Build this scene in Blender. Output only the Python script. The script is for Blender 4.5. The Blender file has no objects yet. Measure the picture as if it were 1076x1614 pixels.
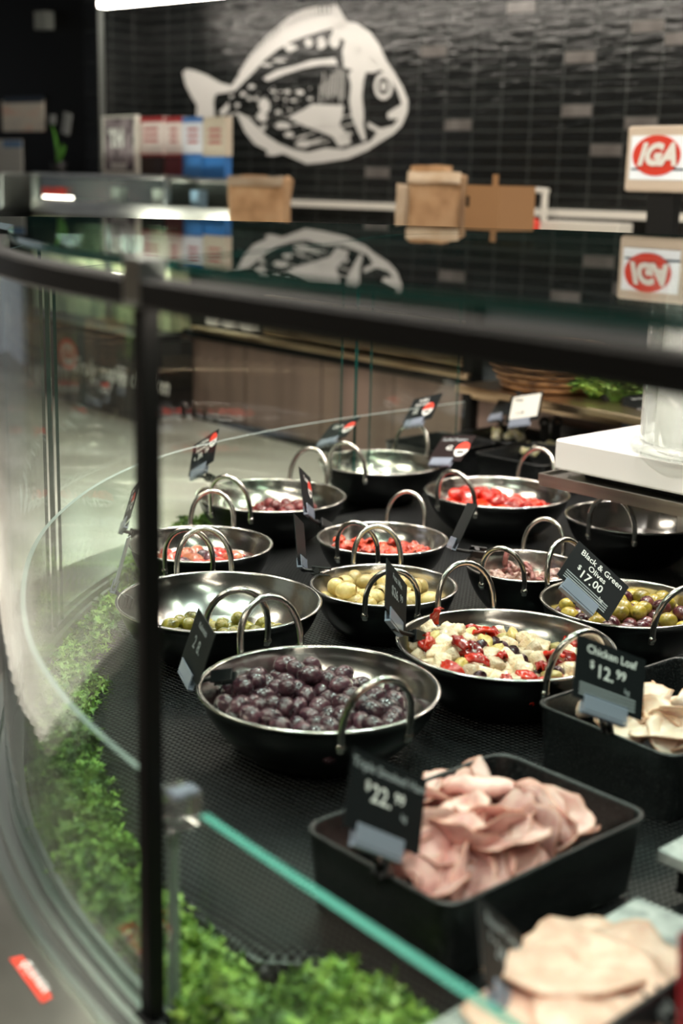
import bpy, math, random
from mathutils import Vector, Matrix, noise
random.seed(7)
S = bpy.context.scene
COL = S.collection
R = math.radians
# ------------------------------------------------------------------ camera
F_PX, ROLL, EYE = 2150.0, R(1.4), 1.6
PITCH = math.atan((807 - 288) / F_PX)
cd = bpy.data.cameras.new('camera')
cam = bpy.data.objects.new('camera', cd)
COL.objects.link(cam)
fwd = Vector((0, math.cos(PITCH), -math.sin(PITCH)))
up0 = Vector((0, math.sin(PITCH), math.cos(PITCH)))
rt = Vector((1, 0, 0)) * math.cos(ROLL) + up0 * math.sin(ROLL)
upv = up0 * math.cos(ROLL) - Vector((1, 0, 0)) * math.sin(ROLL)
cam.matrix_world = Matrix(((rt.x, upv.x, -fwd.x, 0), (rt.y, upv.y, -fwd.y, 0), (rt.z, upv.z, -fwd.z, EYE), (0, 0, 0, 1)))
cd.sensor_fit = 'VERTICAL'; cd.sensor_height = 36; cd.lens = F_PX / 1614 * 36
cd.clip_start = 0.05
cd.dof.use_dof = True; cd.dof.focus_distance = 2.0; cd.dof.aperture_fstop = 3.0
S.camera = cam
S.view_settings.view_transform = 'Standard'; S.view_settings.look = 'None'
S.view_settings.gamma = 1; S.view_settings.use_curve_mapping = False
S.view_settings.exposure = 1.45
S.cycles.max_bounces = 10; S.cycles.transparent_max_bounces = 16; S.cycles.caustics_refractive = False
S.cycles.sample_clamp_indirect = 6

def ray(px, py): return fwd + rt * ((px - 538) / F_PX) - upv * ((py - 807) / F_PX)
def at(px, py, z):
    d = ray(px, py); t = (z - EYE) / d.z
    return Vector((0, 0, EYE)) + d * t
def aty(px, py, Y):
    d = ray(px, py); return Vector((0, 0, EYE)) + d * (Y / d.y)

# ------------------------------------------------------------------ world
W = bpy.data.worlds.new('world'); S.world = W; W.use_nodes = True
W.node_tree.nodes['Background'].inputs[0].default_value = (.75, .8, .85, 1)
W.node_tree.nodes['Background'].inputs[1].default_value = .15

def area(name, loc, target, sx, sy, power, color=(1, 1, 1)):
    l = bpy.data.lights.new(name, 'AREA'); l.shape = 'RECTANGLE'; l.size = sx; l.size_y = sy; l.energy = power; l.color = color
    o = bpy.data.objects.new(name, l); COL.objects.link(o); o.location = loc
    d = Vector(target) - Vector(loc); o.rotation_euler = d.to_track_quat('-Z', 'Y').to_euler()
    return o

# ------------------------------------------------------------------ materials
def lin(c):
    if isinstance(c, str):
        c = c.lstrip('#'); c = [int(c[i:i + 2], 16) / 255 for i in (0, 2, 4)]
        return tuple((v / 12.92 if v <= .04045 else ((v + .055) / 1.055) ** 2.4) for v in c)
    return tuple(c)
def nodes(m): return m.node_tree.nodes, m.node_tree.links
def P(name, col, rough=.5, metal=0., **k):
    m = bpy.data.materials.new(name); m.use_nodes = True
    b = m.node_tree.nodes['Principled BSDF']
    b.inputs['Base Color'].default_value = (*lin(col), 1); b.inputs['Roughness'].default_value = rough; b.inputs['Metallic'].default_value = metal
    for q, v in k.items():
        q = {'coat': 'Coat Weight', 'coat_r': 'Coat Roughness', 'trans': 'Transmission Weight', 'ior': 'IOR', 'sss': 'Subsurface Weight', 'sss_scale': 'Subsurface Scale', 'alpha': 'Alpha', 'emit': 'Emission Strength', 'ecol': 'Emission Color', 'spec': 'Specular IOR Level'}[q]
        if q == 'Emission Color': v = (*lin(v), 1)
        b.inputs[q].default_value = v
    return m
def mottle(m, cols, scale=30, detail=3, rand=True, bump=0, bscale=None, coord='Object', stretch=(1, 1, 1), rough=.5):
    """procedural colour variation: noise through a ramp, shifted per object"""
    n, l = nodes(m); b = n['Principled BSDF']
    tc = n.new('ShaderNodeTexCoord'); mp = n.new('ShaderNodeMapping'); mp.inputs['Scale'].default_value = stretch
    l.new(tc.outputs[coord], mp.inputs['Vector'])
    vec = mp.outputs[0]
    if rand:
        oi = n.new('ShaderNodeObjectInfo'); mu = n.new('ShaderNodeMath'); mu.operation = 'MULTIPLY'; mu.inputs[1].default_value = 37.
        l.new(oi.outputs['Random'], mu.inputs[0]); ad = n.new('ShaderNodeVectorMath'); ad.operation = 'ADD'
        l.new(vec, ad.inputs[0]); l.new(mu.outputs[0], ad.inputs[1]); vec = ad.outputs[0]
    t = n.new('ShaderNodeTexNoise'); t.inputs['Scale'].default_value = scale; t.inputs['Detail'].default_value = detail
    l.new(vec, t.inputs['Vector'])
    r = n.new('ShaderNodeValToRGB'); e = r.color_ramp.elements
    pos = [.32 + .36 * i / (len(cols) - 1) for i in range(len(cols))]
    e[0].position = pos[0]; e[0].color = (*lin(cols[0]), 1); e[1].position = pos[-1]; e[1].color = (*lin(cols[-1]), 1)
    for p_, c in zip(pos[1:-1], cols[1:-1]):
        x = e.new(p_); x.color = (*lin(c), 1)
    l.new(t.outputs['Fac'], r.inputs[0])
    src = r.outputs[0]
    if rand:
        hs = n.new('ShaderNodeHueSaturation'); mr = n.new('ShaderNodeMapRange'); mr.inputs['To Min'].default_value = .65; mr.inputs['To Max'].default_value = 1.3
        l.new(oi.outputs['Random'], mr.inputs[0]); l.new(mr.outputs[0], hs.inputs['Value']); l.new(src, hs.inputs['Color']); src = hs.outputs[0]
    l.new(src, b.inputs['Base Color'])
    if bump:
        t2 = n.new('ShaderNodeTexNoise'); t2.inputs['Scale'].default_value = bscale or scale * 3; l.new(vec, t2.inputs['Vector'])
        bp = n.new('ShaderNodeBump'); bp.inputs['Strength'].default_value = bump; bp.inputs['Distance'].default_value = .002
        l.new(t2.outputs['Fac'], bp.inputs['Height']); l.new(bp.outputs[0], b.inputs['Normal'])
    return m
def glass(name, tint, rough=0.0, haze=0.0, hazecol=(.8, .82, .8), ior=1.5):
    m = bpy.data.materials.new(name); m.use_nodes = True; n, l = nodes(m); n.remove(n['Principled BSDF'])
    out = n['Material Output']; tr = n.new('ShaderNodeBsdfTransparent'); tr.inputs[0].default_value = (*tint, 1)
    g = n.new('ShaderNodeBsdfGlossy'); g.inputs['Roughness'].default_value = rough
    fr = n.new('ShaderNodeFresnel'); ge = n.new('ShaderNodeNewGeometry'); io = n.new('ShaderNodeMapRange'); io.inputs['To Min'].default_value = ior; io.inputs['To Max'].default_value = 1 / ior
    l.new(ge.outputs['Backfacing'], io.inputs[0]); l.new(io.outputs[0], fr.inputs[0])   # both faces of a pane reflect alike
    mx = n.new('ShaderNodeMixShader'); l.new(fr.outputs[0], mx.inputs[0]); l.new(tr.outputs[0], mx.inputs[1]); l.new(g.outputs[0], mx.inputs[2])
    src = mx.outputs[0]
    if haze:
        d = n.new('ShaderNodeBsdfDiffuse'); d.inputs[0].default_value = (*hazecol, 1); m2 = n.new('ShaderNodeMixShader')
        tc = n.new('ShaderNodeTexCoord'); mp = n.new('ShaderNodeMapping'); mp.inputs['Scale'].default_value = (3, 3, .6)
        t = n.new('ShaderNodeTexNoise'); t.inputs['Scale'].default_value = 3; mm = n.new('ShaderNodeMapRange'); mm.inputs['From Min'].default_value = .35; mm.inputs['From Max'].default_value = .75
        mm.inputs['To Min'].default_value = haze * .2; mm.inputs['To Max'].default_value = haze * 2
        l.new(tc.outputs['Object'], mp.inputs[0]); l.new(mp.outputs[0], t.inputs['Vector']); l.new(t.outputs['Fac'], mm.inputs[0]); l.new(mm.outputs[0], m2.inputs[0])
        l.new(src, m2.inputs[1]); l.new(d.outputs[0], m2.inputs[2]); src = m2.outputs[0]
    l.new(src, out.inputs[0]); return m

M = {}
M['steel'] = P('polished_steel', '#dedcd7', .18, 1)
mottle(M['steel'], ['#cfcdc8', '#dddbd6'], 8, rand=False, bump=.12, bscale=35)
M['outer_steel'] = P('mat_reflection_steel', '#2b2c2c', .28, .85)  # bowl outside darkened in colour to stand in for the reflected black mat
M['steel_wire'] = P('steel_wire', '#cfcbc4', .2, 1)
M['brushed'] = P('brushed_steel', '#a9a69f', .32, 1)
mottle(M['brushed'], ['#8f8d87', '#b9b6af'], 4, rand=False, bump=.05, bscale=160, stretch=(1, 1, 12))
M['bench'] = mottle(P('pale_bench', '#b9b4ab', .25), ['#b5b0a6', '#e3e0d8', '#cfc9bf'], 1.6, rand=False)
M['alu'] = P('aluminium', '#9aa09d', .35, 1)
M['black_metal'] = P('black_metal', '#090b0b', .5, 0, spec=.18)
M['black'] = P('black_plastic', '#0d0f10', .45)
M['rubber'] = P('black_rubber', '#0a0b0b', .7)
M['card'] = P('chalkboard_card', '#101416', .55, 0, spec=.25)
M['card_light'] = P('pale_card', '#d9d7cf', .6)
M['card_brown'] = P('brown_card', '#1d1010', .5, 0, spec=.3)
M['card_red'] = P('red_card', '#9c1a22', .5)
M['white_ink'] = P('white_ink', '#e6e6e2', .6)
M['grey_ink'] = P('grey_ink', '#9aa0a3', .6)
M['red_ink'] = P('red_ink', '#d8402e', .5)
M['clear'] = P('clear_plastic', '#b9c3d6', .15, 0, trans=.55, ior=1.3)
M['tray'] = mottle(P('speckled_melamine', '#17191a', .3), ['#0e1011', '#121415', '#1b1d1e', '#3a3b3b'], 420, 2, rand=False, bump=.15, bscale=700)
M['marble'] = mottle(P('grey_marble', '#9ba09e', .3), ['#4e5655', '#8f9593', '#b4b8b5', '#6d7473'], 16, 8, rand=False)
M['white_board'] = P('white_board', '#f1efeb', .28)
M['acrylic'] = P('acrylic', '#f2f2f0', .05, 0, trans=.92, ior=1.3)
M['glass'] = glass('clear_glass', (.95, .98, .96), ior=1.4)
M['glass_top'] = glass('top_glass', (.62, .72, .70))
M['glass_haze'] = glass('hazy_glass', (.93, .97, .95), haze=.009, ior=1.38)
M['jar_glass'] = glass('jar_acrylic', (.93, .95, .94), .05, haze=.22, hazecol=(.9, .9, .88))  # pale haze mixed in to stand for whitish highlights on the clear cylinder
M['edge'] = P('glass_edge', '#0a3b36', .15, 0, coat=.4)
M['edge_lite'] = P('pale_glass_edge', '#4f9c8c', .15, 0, coat=.6, spec=.8)
M['edge_grey'] = P('grey_glass_edge', '#8e9a96', .3)
M['lamp'] = P('lamp_white', '#ffffff', .5, 0, emit=11., ecol='#fff4e6')
M['lamp_soft'] = P('lamp_soft', '#ffffff', .5, 0, emit=7., ecol='#fff2df')
M['wallwhite'] = P('plain_wall', '#2e2b28', .7)
M['wall_warm'] = mottle(P('warm_wall', '#6b5c50', .7), ['#3a3230', '#8d6f60', '#b5a58c', '#6a4a48', '#9c9a90'], 1.6, rand=False, stretch=(1, 2.2, .5))  # unseen wall; colour bands made up for reflections in the curved glass
M['ceil'] = P('dark_ceiling', '#1c1d1e', .8)
M['wallblack'] = P('black_wall', '#050606', .5, 0, spec=.15)
M['brown'] = mottle(P('taupe_laminate', '#7f6c60', .5), ['#75635a', '#86736a', '#8e7a6e'], 3, rand=False, stretch=(4, 4, .3))
M['floorm'] = mottle(P('shop_floor', '#6c625a', .3), ['#5a5048', '#776c62'], 2, rand=False)
M['sign_black'] = mottle(P('sign_black', '#121416', .35), ['#0c0e0f', '#1b1e1f', '#2a2b2a'], 5, rand=False)
M['paper'] = mottle(P('kraft_paper', '#b08a63', .75), ['#9f7a56', '#b8926c', '#c3a07b'], 14, bump=.6, bscale=22)
M['paper_lite'] = mottle(P('pale_paper', '#cbb49a', .75), ['#c0a78b', '#d9c7b0'], 14, bump=.4, bscale=30)
M['cardboard'] = P('cardboard', '#96714d', .8)
M['oil'] = P('dark_oil', '#2a0f08', .04, 0, trans=.3, coat=.6)
M['oil_red'] = P('red_oil', '#6d150a', .04, 0, trans=.3, coat=.6)
M['oil_gold'] = P('golden_oil', '#7a4a1c', .04, 0, trans=.4, coat=.6)
M['brine'] = P('olive_brine', '#4f4a1c', .04, 0, trans=.5, coat=.6)
def food(name, cols, rough=.25, scale=40, bump=.3, sss=.08, **k):
    m = P(name, cols[0], rough, 0, coat=.35, coat_r=.12, sss=sss, sss_scale=.004, **k)
    return mottle(m, cols, scale, bump=bump, bscale=scale * 4)
M['kalamata'] = food('kalamata_olive', ['#23141a', '#3b232b', '#54343c', '#2a1d26'], .22)
M['kalamata_red'] = food('red_kalamata', ['#3c1216', '#6b2a2a', '#4a161a'], .18)
M['green_olive'] = food('green_olive', ['#4a4514', '#6b6420', '#7f762e', '#433e10'], .2)
M['mix_green'] = food('yellow_green_olive', ['#6d5c1c', '#94802e', '#ab9440', '#57501a'], .25)
M['mix_dark'] = food('maroon_olive', ['#2b1116', '#4b2228', '#6a3836'], .2)
M['pitted'] = food('pitted_olive', ['#9a8244', '#b59d5f', '#c9b47a', '#8c7438'], .35)
M['pink_olive'] = food('pink_olive', ['#a3543e', '#c47a56', '#8d2f2c'], .2)
M['red_fruit'] = food('red_fruit', ['#a3231f', '#c43c30', '#8b1a1a'], .15)
M['pepper'] = food('red_pepper', ['#7c0e06', '#ad1c0b', '#c43214'], .12, 30, .5, .12)
M['sundried'] = food('dried_tomato', ['#7a1a0e', '#a92e18', '#c4492a', '#5e120b'], .25, 60, .9)
M['feta'] = food('feta_cube', ['#c4a888', '#e6ccab', '#f0dac0'], .5, 90, .8, .15)
M['cream'] = food('cheese_cube', ['#e5dfa0', '#efeac4', '#f3f0da'], .5, 60, .5)
M['artichoke'] = food('artichoke_piece', ['#a88a3c', '#c7b068', '#d9c88e'], .4, 60, .6)
M['octopus'] = food('octopus_piece', ['#9c7568', '#c4a394', '#6d4741', '#ddc2b2'], .25, 70, .9)
M['octo_dark'] = food('octopus_tentacle', ['#6a3a38', '#8f5a54', '#4a2526'], .25, 90, .9)
def slice_mat(name, inner, rim, rough=.4):
    m = P(name, inner[0], rough, 0, sss=.12, sss_scale=.004); mottle(m, inner, 45, 4, bump=.25, bscale=180)
    n, l = nodes(m); b = n['Principled BSDF']; src = b.inputs['Base Color'].links[0].from_socket
    at_ = n.new('ShaderNodeAttribute'); at_.attribute_name = 'rim'
    mr = n.new('ShaderNodeMapRange'); mr.inputs['From Min'].default_value = .92; mr.inputs['From Max'].default_value = 1.05
    l.new(at_.outputs['Fac'], mr.inputs[0])
    mx = n.new('ShaderNodeMix'); mx.data_type = 'RGBA'; mx.inputs['B'].default_value = (*lin(rim), 1)
    l.new(mr.outputs[0], mx.inputs['Factor']); l.new(src, mx.inputs['A']); l.new(mx.outputs['Result'], b.inputs['Base Color']); return m
M['ham'] = slice_mat('smoked_ham', ['#cf9690', '#e0b2aa', '#ebc8be'], '#b5714e')
M['loaf'] = slice_mat('chicken_loaf', ['#e0c3ad', '#ead2c0', '#f0ddce'], '#c98a58')
M['turkey'] = slice_mat('turkey_slice', ['#cfa491', '#dcb7a4', '#e4c5b4'], '#d0a78c')
M['leaf'] = mottle(P('parsley_leaf', '#3f8a2a', .45, 0, sss=.1, sss_scale=.003), ['#35541c', '#5c8430', '#93b552', '#76983c'], 30, bump=.3, bscale=300)
M['stem'] = P('parsley_stem', '#6fa04a', .5)
M['wicker'] = mottle(P('wicker', '#6f4d31', .6), ['#3f2a1b', '#8a6644', '#b08c63'], 30, rand=False, bump=.8, bscale=60, stretch=(1, 1, 5))

# ------------------------------------------------------------------ mesh helpers
class MB:
    def __init__(s): s.v = []; s.f = []; s.mi = []; s.sm = []
    def add(s, vs, fs, mat=0, smooth=False):
        o = len(s.v); s.v += [tuple(v) for v in vs]
        for f in fs: s.f.append(tuple(i + o for i in f)); s.mi.append(mat); s.sm.append(smooth)
        return s
    def box(s, c, d, M_=None, mat=0):
        vs = [Vector(((x * d[0]) / 2, (y * d[1]) / 2, (z * d[2]) / 2)) for x in (-1, 1) for y in (-1, 1) for z in (-1, 1)]
        vs = [(M_ @ v if M_ else v) + Vector(c) for v in vs]
        return s.add(vs, [(0, 1, 3, 2), (4, 6, 7, 5), (0, 4, 5, 1), (2, 3, 7, 6), (0, 2, 6, 4), (1, 5, 7, 3)], mat)
    def prism(s, pts, z0, z1, mat=0, side=None):
        n = len(pts); vs = [(p[0], p[1], z0) for p in pts] + [(p[0], p[1], z1) for p in pts]
        a = sum(pts[i][0] * pts[(i + 1) % n][1] - pts[(i + 1) % n][0] * pts[i][1] for i in range(n))
        if a < 0:
            vs = [(p[0], p[1], z0) for p in pts[::-1]] + [(p[0], p[1], z1) for p in pts[::-1]]
        s.add(vs, [tuple(range(n))[::-1], tuple(range(n, 2 * n))], mat)
        o = len(s.v) - 2 * n
        for i in range(n):
            j = (i + 1) % n; s.f.append((o + i, o + j, o + n + j, o + n + i)); s.mi.append(mat if side is None else side); s.sm.append(False)
        return s
    def tube(s, pts, r, seg=8, mat=0, close=False, caps=True):
        pts = [Vector(p) for p in pts]; n = len(pts); rr = r if isinstance(r, (list, tuple)) else [r] * n
        vs = []; nrm = None
        for i, p in enumerate(pts):
            if close: t = pts[(i + 1) % n] - pts[i - 1]
            else: t = pts[min(i + 1, n - 1)] - pts[max(i - 1, 0)]
            t.normalize()
            if nrm is None: nrm = t.orthogonal().normalized()
            nrm = (nrm - t * nrm.dot(t)).normalized(); b = t.cross(nrm)
            for k in range(seg):
                a = 2 * math.pi * k / seg; vs.append(p + (nrm * math.cos(a) + b * math.sin(a)) * rr[i])
        fs = []
        for i in range(n if close else n - 1):
            for k in range(seg):
                k2 = (k + 1) % seg; j = (i + 1) % n; fs.append((i * seg + k, i * seg + k2, j * seg + k2, j * seg + k))
        s.add(vs, fs, mat, True)
        if caps and not close: s.add(vs[:seg], [tuple(range(seg))[::-1]], mat); s.add(vs[-seg:], [tuple(range(seg))], mat)
        return s
    def lathe(s, prof, seg=32, c=(0, 0, 0), mat=0, smooth=True, capb=False):
        vs = []; c = Vector(c)
        for (r, z) in prof:
            for k in range(seg):
                a = 2 * math.pi * k / seg; vs.append((c.x + r * math.cos(a), c.y + r * math.sin(a), c.z + z))
        fs = []
        for i in range(len(prof) - 1):
            for k in range(seg):
                k2 = (k + 1) % seg; fs.append((i * seg + k, i * seg + k2, (i + 1) * seg + k2, (i + 1) * seg + k))
        if capb: fs.append(tuple(range(seg))[::-1]); 
        return s.add(vs, fs, mat, smooth)
    def mesh(s, name, mats):
        me = bpy.data.meshes.new(name); me.from_pydata(s.v, [], s.f)
        for m in (mats if isinstance(mats, (list, tuple)) else [mats]): me.materials.append(m)
        me.polygons.foreach_set('material_index', s.mi); me.polygons.foreach_set('use_smooth', s.sm); me.update(); return me
    def build(s, name, mats, parent=None, loc=None, rot=None):
        return mk(name, s.mesh(name, mats), parent, loc, rot)
def mk(name, me, parent=None, loc=None, rot=None):
    o = bpy.data.objects.new(name, me); COL.objects.link(o)
    if parent: o.parent = parent
    if loc is not None: o.location = loc
    if rot is not None: o.rotation_euler = rot
    return o
def bevel(o, w=.002, seg=2):
    m = o.modifiers.new('b', 'BEVEL'); m.width = w; m.segments = seg; m.limit_method = 'ANGLE'; m.angle_limit = R(40)
    return o
def tag(o, label=None, cat=None, group=None, kind=None):
    if label: o['label'] = label
    if cat: o['category'] = cat
    if group: o['group'] = group
    if kind: o['kind'] = kind
    return o
def empty(name, loc=(0, 0, 0), rz=0, label=None, cat=None, group=None):
    o = bpy.data.objects.new(name, None); COL.objects.link(o); o.location = loc; o.rotation_euler = (0, 0, rz); o.empty_display_size = .05
    return tag(o, label, cat, group)
def struct(o): o['kind'] = 'structure'; return o
def kids(o): return [x for x in bpy.data.objects if x.parent == o]
def copy_tree(o, parent=None):
    c = o.copy(); COL.objects.link(c)
    if parent: c.parent = parent
    for ch in kids(o): copy_tree(ch, c)
    return c
_tc = {}
def text_mesh(body, mat, size=1., align='CENTER', shear=0., bold=0.):
    k = (body, mat.name, size, align, shear, bold)
    if k in _tc: return _tc[k]
    cu = bpy.data.curves.new('lettering', 'FONT'); cu.body = body; cu.size = size; cu.align_x = align; cu.align_y = 'CENTER'; cu.shear = shear; cu.offset = bold; cu.extrude = 0; cu.resolution_u = 3
    t = bpy.data.objects.new('lettering', cu); COL.objects.link(t)
    bpy.context.view_layer.update()
    me = bpy.data.meshes.new_from_object(t.evaluated_get(bpy.context.evaluated_depsgraph_get()))
    bpy.data.objects.remove(t); me.materials.clear(); me.materials.append(mat); _tc[k] = me; return me
def frame3(o, x, y, origin):
    x = Vector(x).normalized(); z = x.cross(Vector(y)).normalized(); y = z.cross(x)
    o.matrix_world = Matrix(((x.x, y.x, z.x, origin[0]), (x.y, y.y, z.y, origin[1]), (x.z, y.z, z.z, origin[2]), (0, 0, 0, 1)))
    return o

# ------------------------------------------------------------------ plan of the curved case
DF = Vector((.63, -.777, 0)).normalized()      # direction of the straight front, towards the right
NF = Vector((.777, .63, 0)).normalized()       # into the case
KP = [(.70, -.018), (.39, .364), (.079, .748), (-.06, .92), (-.126, 1.005), (-.165, 1.058), (-.231, 1.16), (-.285, 1.26), (-.338, 1.385), (-.385, 1.55), (-.42, 1.75), (-.429, 1.953), (-.405, 2.19), (-.344, 2.40), (-.24, 2.59), (-.081, 2.80), (.138, 3.02), (.45, 3.31), (.60, 3.42)]
def catmull(K, n=7):
    K = [Vector((*k, 0)) for k in K]; K = [K[0] * 2 - K[1]] + K + [K[-1] * 2 - K[-2]]; out = []
    for i in range(1, len(K) - 2):
        for j in range(n):
            t = j / n; a, b, c, d = K[i - 1:i + 3]
            out.append(.5 * ((2 * b) + (c - a) * t + (2 * a - 5 * b + 4 * c - d) * t * t + (3 * b - a - 3 * c + d) * t ** 3))
    out.append(K[-2]); return out
OUT = catmull(KP)
NRM = []
for i in range(len(OUT)):
    t = (OUT[min(i + 1, len(OUT) - 1)] - OUT[max(i - 1, 0)]).normalized(); NRM.append(Vector((t.y, -t.x, 0)))   # inward
def near(x, y): return min(range(len(OUT)), key=lambda i: (OUT[i] - Vector((x, y, 0))).length)
I_POST = near(-.136, 1.020)
def off(d, a=0, b=None):
    b = len(OUT) if b is None else b
    return [OUT[i] + NRM[i] * (d(i) if callable(d) else d) for i in range(a, b)]
FAR_R = [Vector((1.7, 2.0, 0)), Vector((1.7, -.3, 0))]
def sweep(profile, a, b, close=True):
    """strip along the outline; profile is [(inset, z)...]"""
    m = MB(); n = len(profile); rows = [[OUT[i] + NRM[i] * d + Vector((0, 0, z)) for d, z in profile] for i in range(a, b)]
    vs = [v for r in rows for v in r]; fs = []
    for i in range(len(rows) - 1):
        for k in range(n if close else n - 1):
            k2 = (k + 1) % n; fs.append((i * n + k, (i + 1) * n + k, (i + 1) * n + k2, i * n + k2))
    m.add(vs, fs, 0, False)
    if close: m.add(rows[0], [tuple(range(n))]); m.add(rows[-1], [tuple(range(n))[::-1]])
    return m

# ------------------------------------------------------------------ room
WD = Vector((.766, -.643, 0)).normalized(); WN = Vector((-.643, -.766, 0)).normalized()   # wall direction, wall normal towards the shop
W0 = Vector((-.10, 5.78, 0))
def hitwall(px, py, o=0.):
    d = ray(px, py); p0 = W0 + WN * o - Vector((0, 0, EYE)); t = p0.dot(WN) / d.dot(WN); return Vector((0, 0, EYE)) + d * t
CORNER = hitwall(235, 100); CORNER.z = 0
d_ = ray(160, 100)
# the returning tile strip leaves the corner square to the wall
u_ = Vector((d_.x, d_.y, 0)); den = u_.x * WN.y - u_.y * WN.x
tt = (CORNER.x * WN.y - CORNER.y * WN.x) / den; RET = u_ * tt
def tile_mat():
    m = P('black_glazed_tile', '#101415', .27, 0, coat=.2, coat_r=.15); n, l = nodes(m); b = n['Principled BSDF']
    tc = n.new('ShaderNodeTexCoord'); br = n.new('ShaderNodeTexBrick'); br.offset = 0; br.squash = 1
    br.inputs['Scale'].default_value = 1; br.inputs['Brick Width'].default_value = .128; br.inputs['Row Height'].default_value = .045
    br.inputs['Mortar Size'].default_value = .0022; br.inputs['Mortar Smooth'].default_value = .3; br.inputs['Bias'].default_value = -1
    br.inputs['Color1'].default_value = (*lin('#0b0f10'), 1); br.inputs['Color2'].default_value = (*lin('#151b1c'), 1); br.inputs['Mortar'].default_value = (*lin('#3c403f'), 1)
    l.new(tc.outputs['UV'], br.inputs['Vector']); l.new(br.outputs['Color'], b.inputs['Base Color'])
    no = n.new('ShaderNodeTexNoise'); no.inputs['Scale'].default_value = 9; no.inputs['Detail'].default_value = 3; mp = n.new('ShaderNodeMapping'); mp.inputs['Scale'].default_value = (1, 5, 1)
    l.new(tc.outputs['UV'], mp.inputs[0]); l.new(mp.outputs[0], no.inputs['Vector'])
    ad = n.new('ShaderNodeMath'); ad.operation = 'MULTIPLY_ADD'; ad.inputs[1].default_value = -.8; l.new(br.outputs['Fac'], ad.inputs[0]); l.new(no.outputs['Fac'], ad.inputs[2])
    bp = n.new('ShaderNodeBump'); bp.inputs['Strength'].default_value = .6; bp.inputs['Distance'].default_value = .012; l.new(ad.outputs[0], bp.inputs['Height']); l.new(bp.outputs[0], b.inputs['Normal'])
    l.new(bp.outputs[0], b.inputs['Coat Normal'])
    return m
M['tile'] = tile_mat()
def uvwall(name, a, b, z0, z1, mat, u0=0., th=.12, back=None):
    """upright wall slab whose front face carries metre UVs"""
    a = Vector(a); b = Vector(b); L = (b - a).length; back = back or Vector((0, 0, 0))
    vs = [(a.x, a.y, z0), (b.x, b.y, z0), (b.x, b.y, z1), (a.x, a.y, z1)]; k = back.normalized() * th
    vs += [(x + k.x, y + k.y, z) for x, y, z in vs]
    me = bpy.data.meshes.new(name); me.from_pydata(vs, [], [(0, 1, 2, 3), (5, 4, 7, 6), (4, 0, 3, 7), (1, 5, 6, 2), (3, 2, 6, 7), (4, 5, 1, 0)])
    uv = me.uv_layers.new(name='UVMap'); q = [(u0, z0), (u0 + L, z0), (u0 + L, z1), (u0, z1)]
    for i, c in enumerate(q): uv.data[i].uv = c
    me.materials.append(mat); me.update(); return mk(name, me)
RWALL = CORNER + WD * 5.2
struct(uvwall('wall_back', CORNER, RWALL, 0, 2.9, M['tile'], 0, .12, -WN))
struct(uvwall('wall_return', RET, CORNER, 0, 2.9, M['tile'], .07, .12, -WD))
LW = RET - WD * 4.2
struct(uvwall('wall_left_back', LW, RET - WD * .002, 0, 2.9, M['wallblack'], 0, .12, -WN))
mb = MB(); mb.box((0, 1.5, -.05), (14, 14, .1)); struct(mb.build('floor', M['floorm']))
mb = MB(); mb.box((0, 1.5, 2.98), (14, 14, .1)); struct(mb.build('ceiling', M['ceil']))
mb = MB(); mb.box((-4.6, .5, 1.45), (.1, 12, 2.95)); struct(mb.build('wall_left', M['wall_warm']))
mb = MB(); mb.box((4.6, .5, 1.45), (.1, 12, 2.95)); struct(mb.build('wall_right', M['wallwhite']))
mb = MB(); mb.box((0, -4.6, 1.45), (9.2, .1, 2.95)); struct(mb.build('wall_front', M['wallwhite']))
# metal corner trim of the tiled return
e = MB(); e.box((RET.x, RET.y, 1.45), (.022, .022, 2.9)); struct(e.build('trim_1', P('trim_grey', '#5d6260', .4)))
# pale tiles let into the black wall, as in the photo (the tile pattern's odd pieces)
M['paletile'] = mottle(P('pale_tile', '#5f5c59', .3), ['#4f4c4a', '#666361'], 20, rand=False)
def on_wall(px, py, o=.004): return hitwall(px, py, o)
for (x0, y0, x1, y1) in [(818, -12, 871, 14), (672, 62, 723, 84), (862, 81, 922, 104), (979, 30, 1045, 54), (1038, 45, 1100, 68), (855, 155, 915, 178), (709, 180, 759, 202), (903, 228, 963, 249), (964, 189, 1025, 212), (581, 262, 622, 283)]:
    cx, cy = (x0 + x1) / 2, (y0 + y1) / 2; c = hitwall(cx, cy)
    u = (c - CORNER).dot(WD); iu = math.floor(u / .128); iz = math.floor(c.z / .045)
    a = CORNER + WD * (iu * .128 + .003); b = CORNER + WD * ((iu + 1) * .128 - .003); z0, z1 = iz * .045 + .003, iz * .045 + .042
    m = MB(); f = WN * .003; vs = []
    for o_ in (Vector((0, 0, 0)), f):
        for p_ in (a, b):
            for z in (z0, z1): vs.append((p_ + o_) + Vector((0, 0, z)))
    m.add(vs, [(4, 6, 7, 5), (0, 4, 5, 1), (2, 3, 7, 6), (1, 5, 7, 3), (0, 2, 6, 4)])
    struct(m.build('trim_2', M['paletile']))

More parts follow.
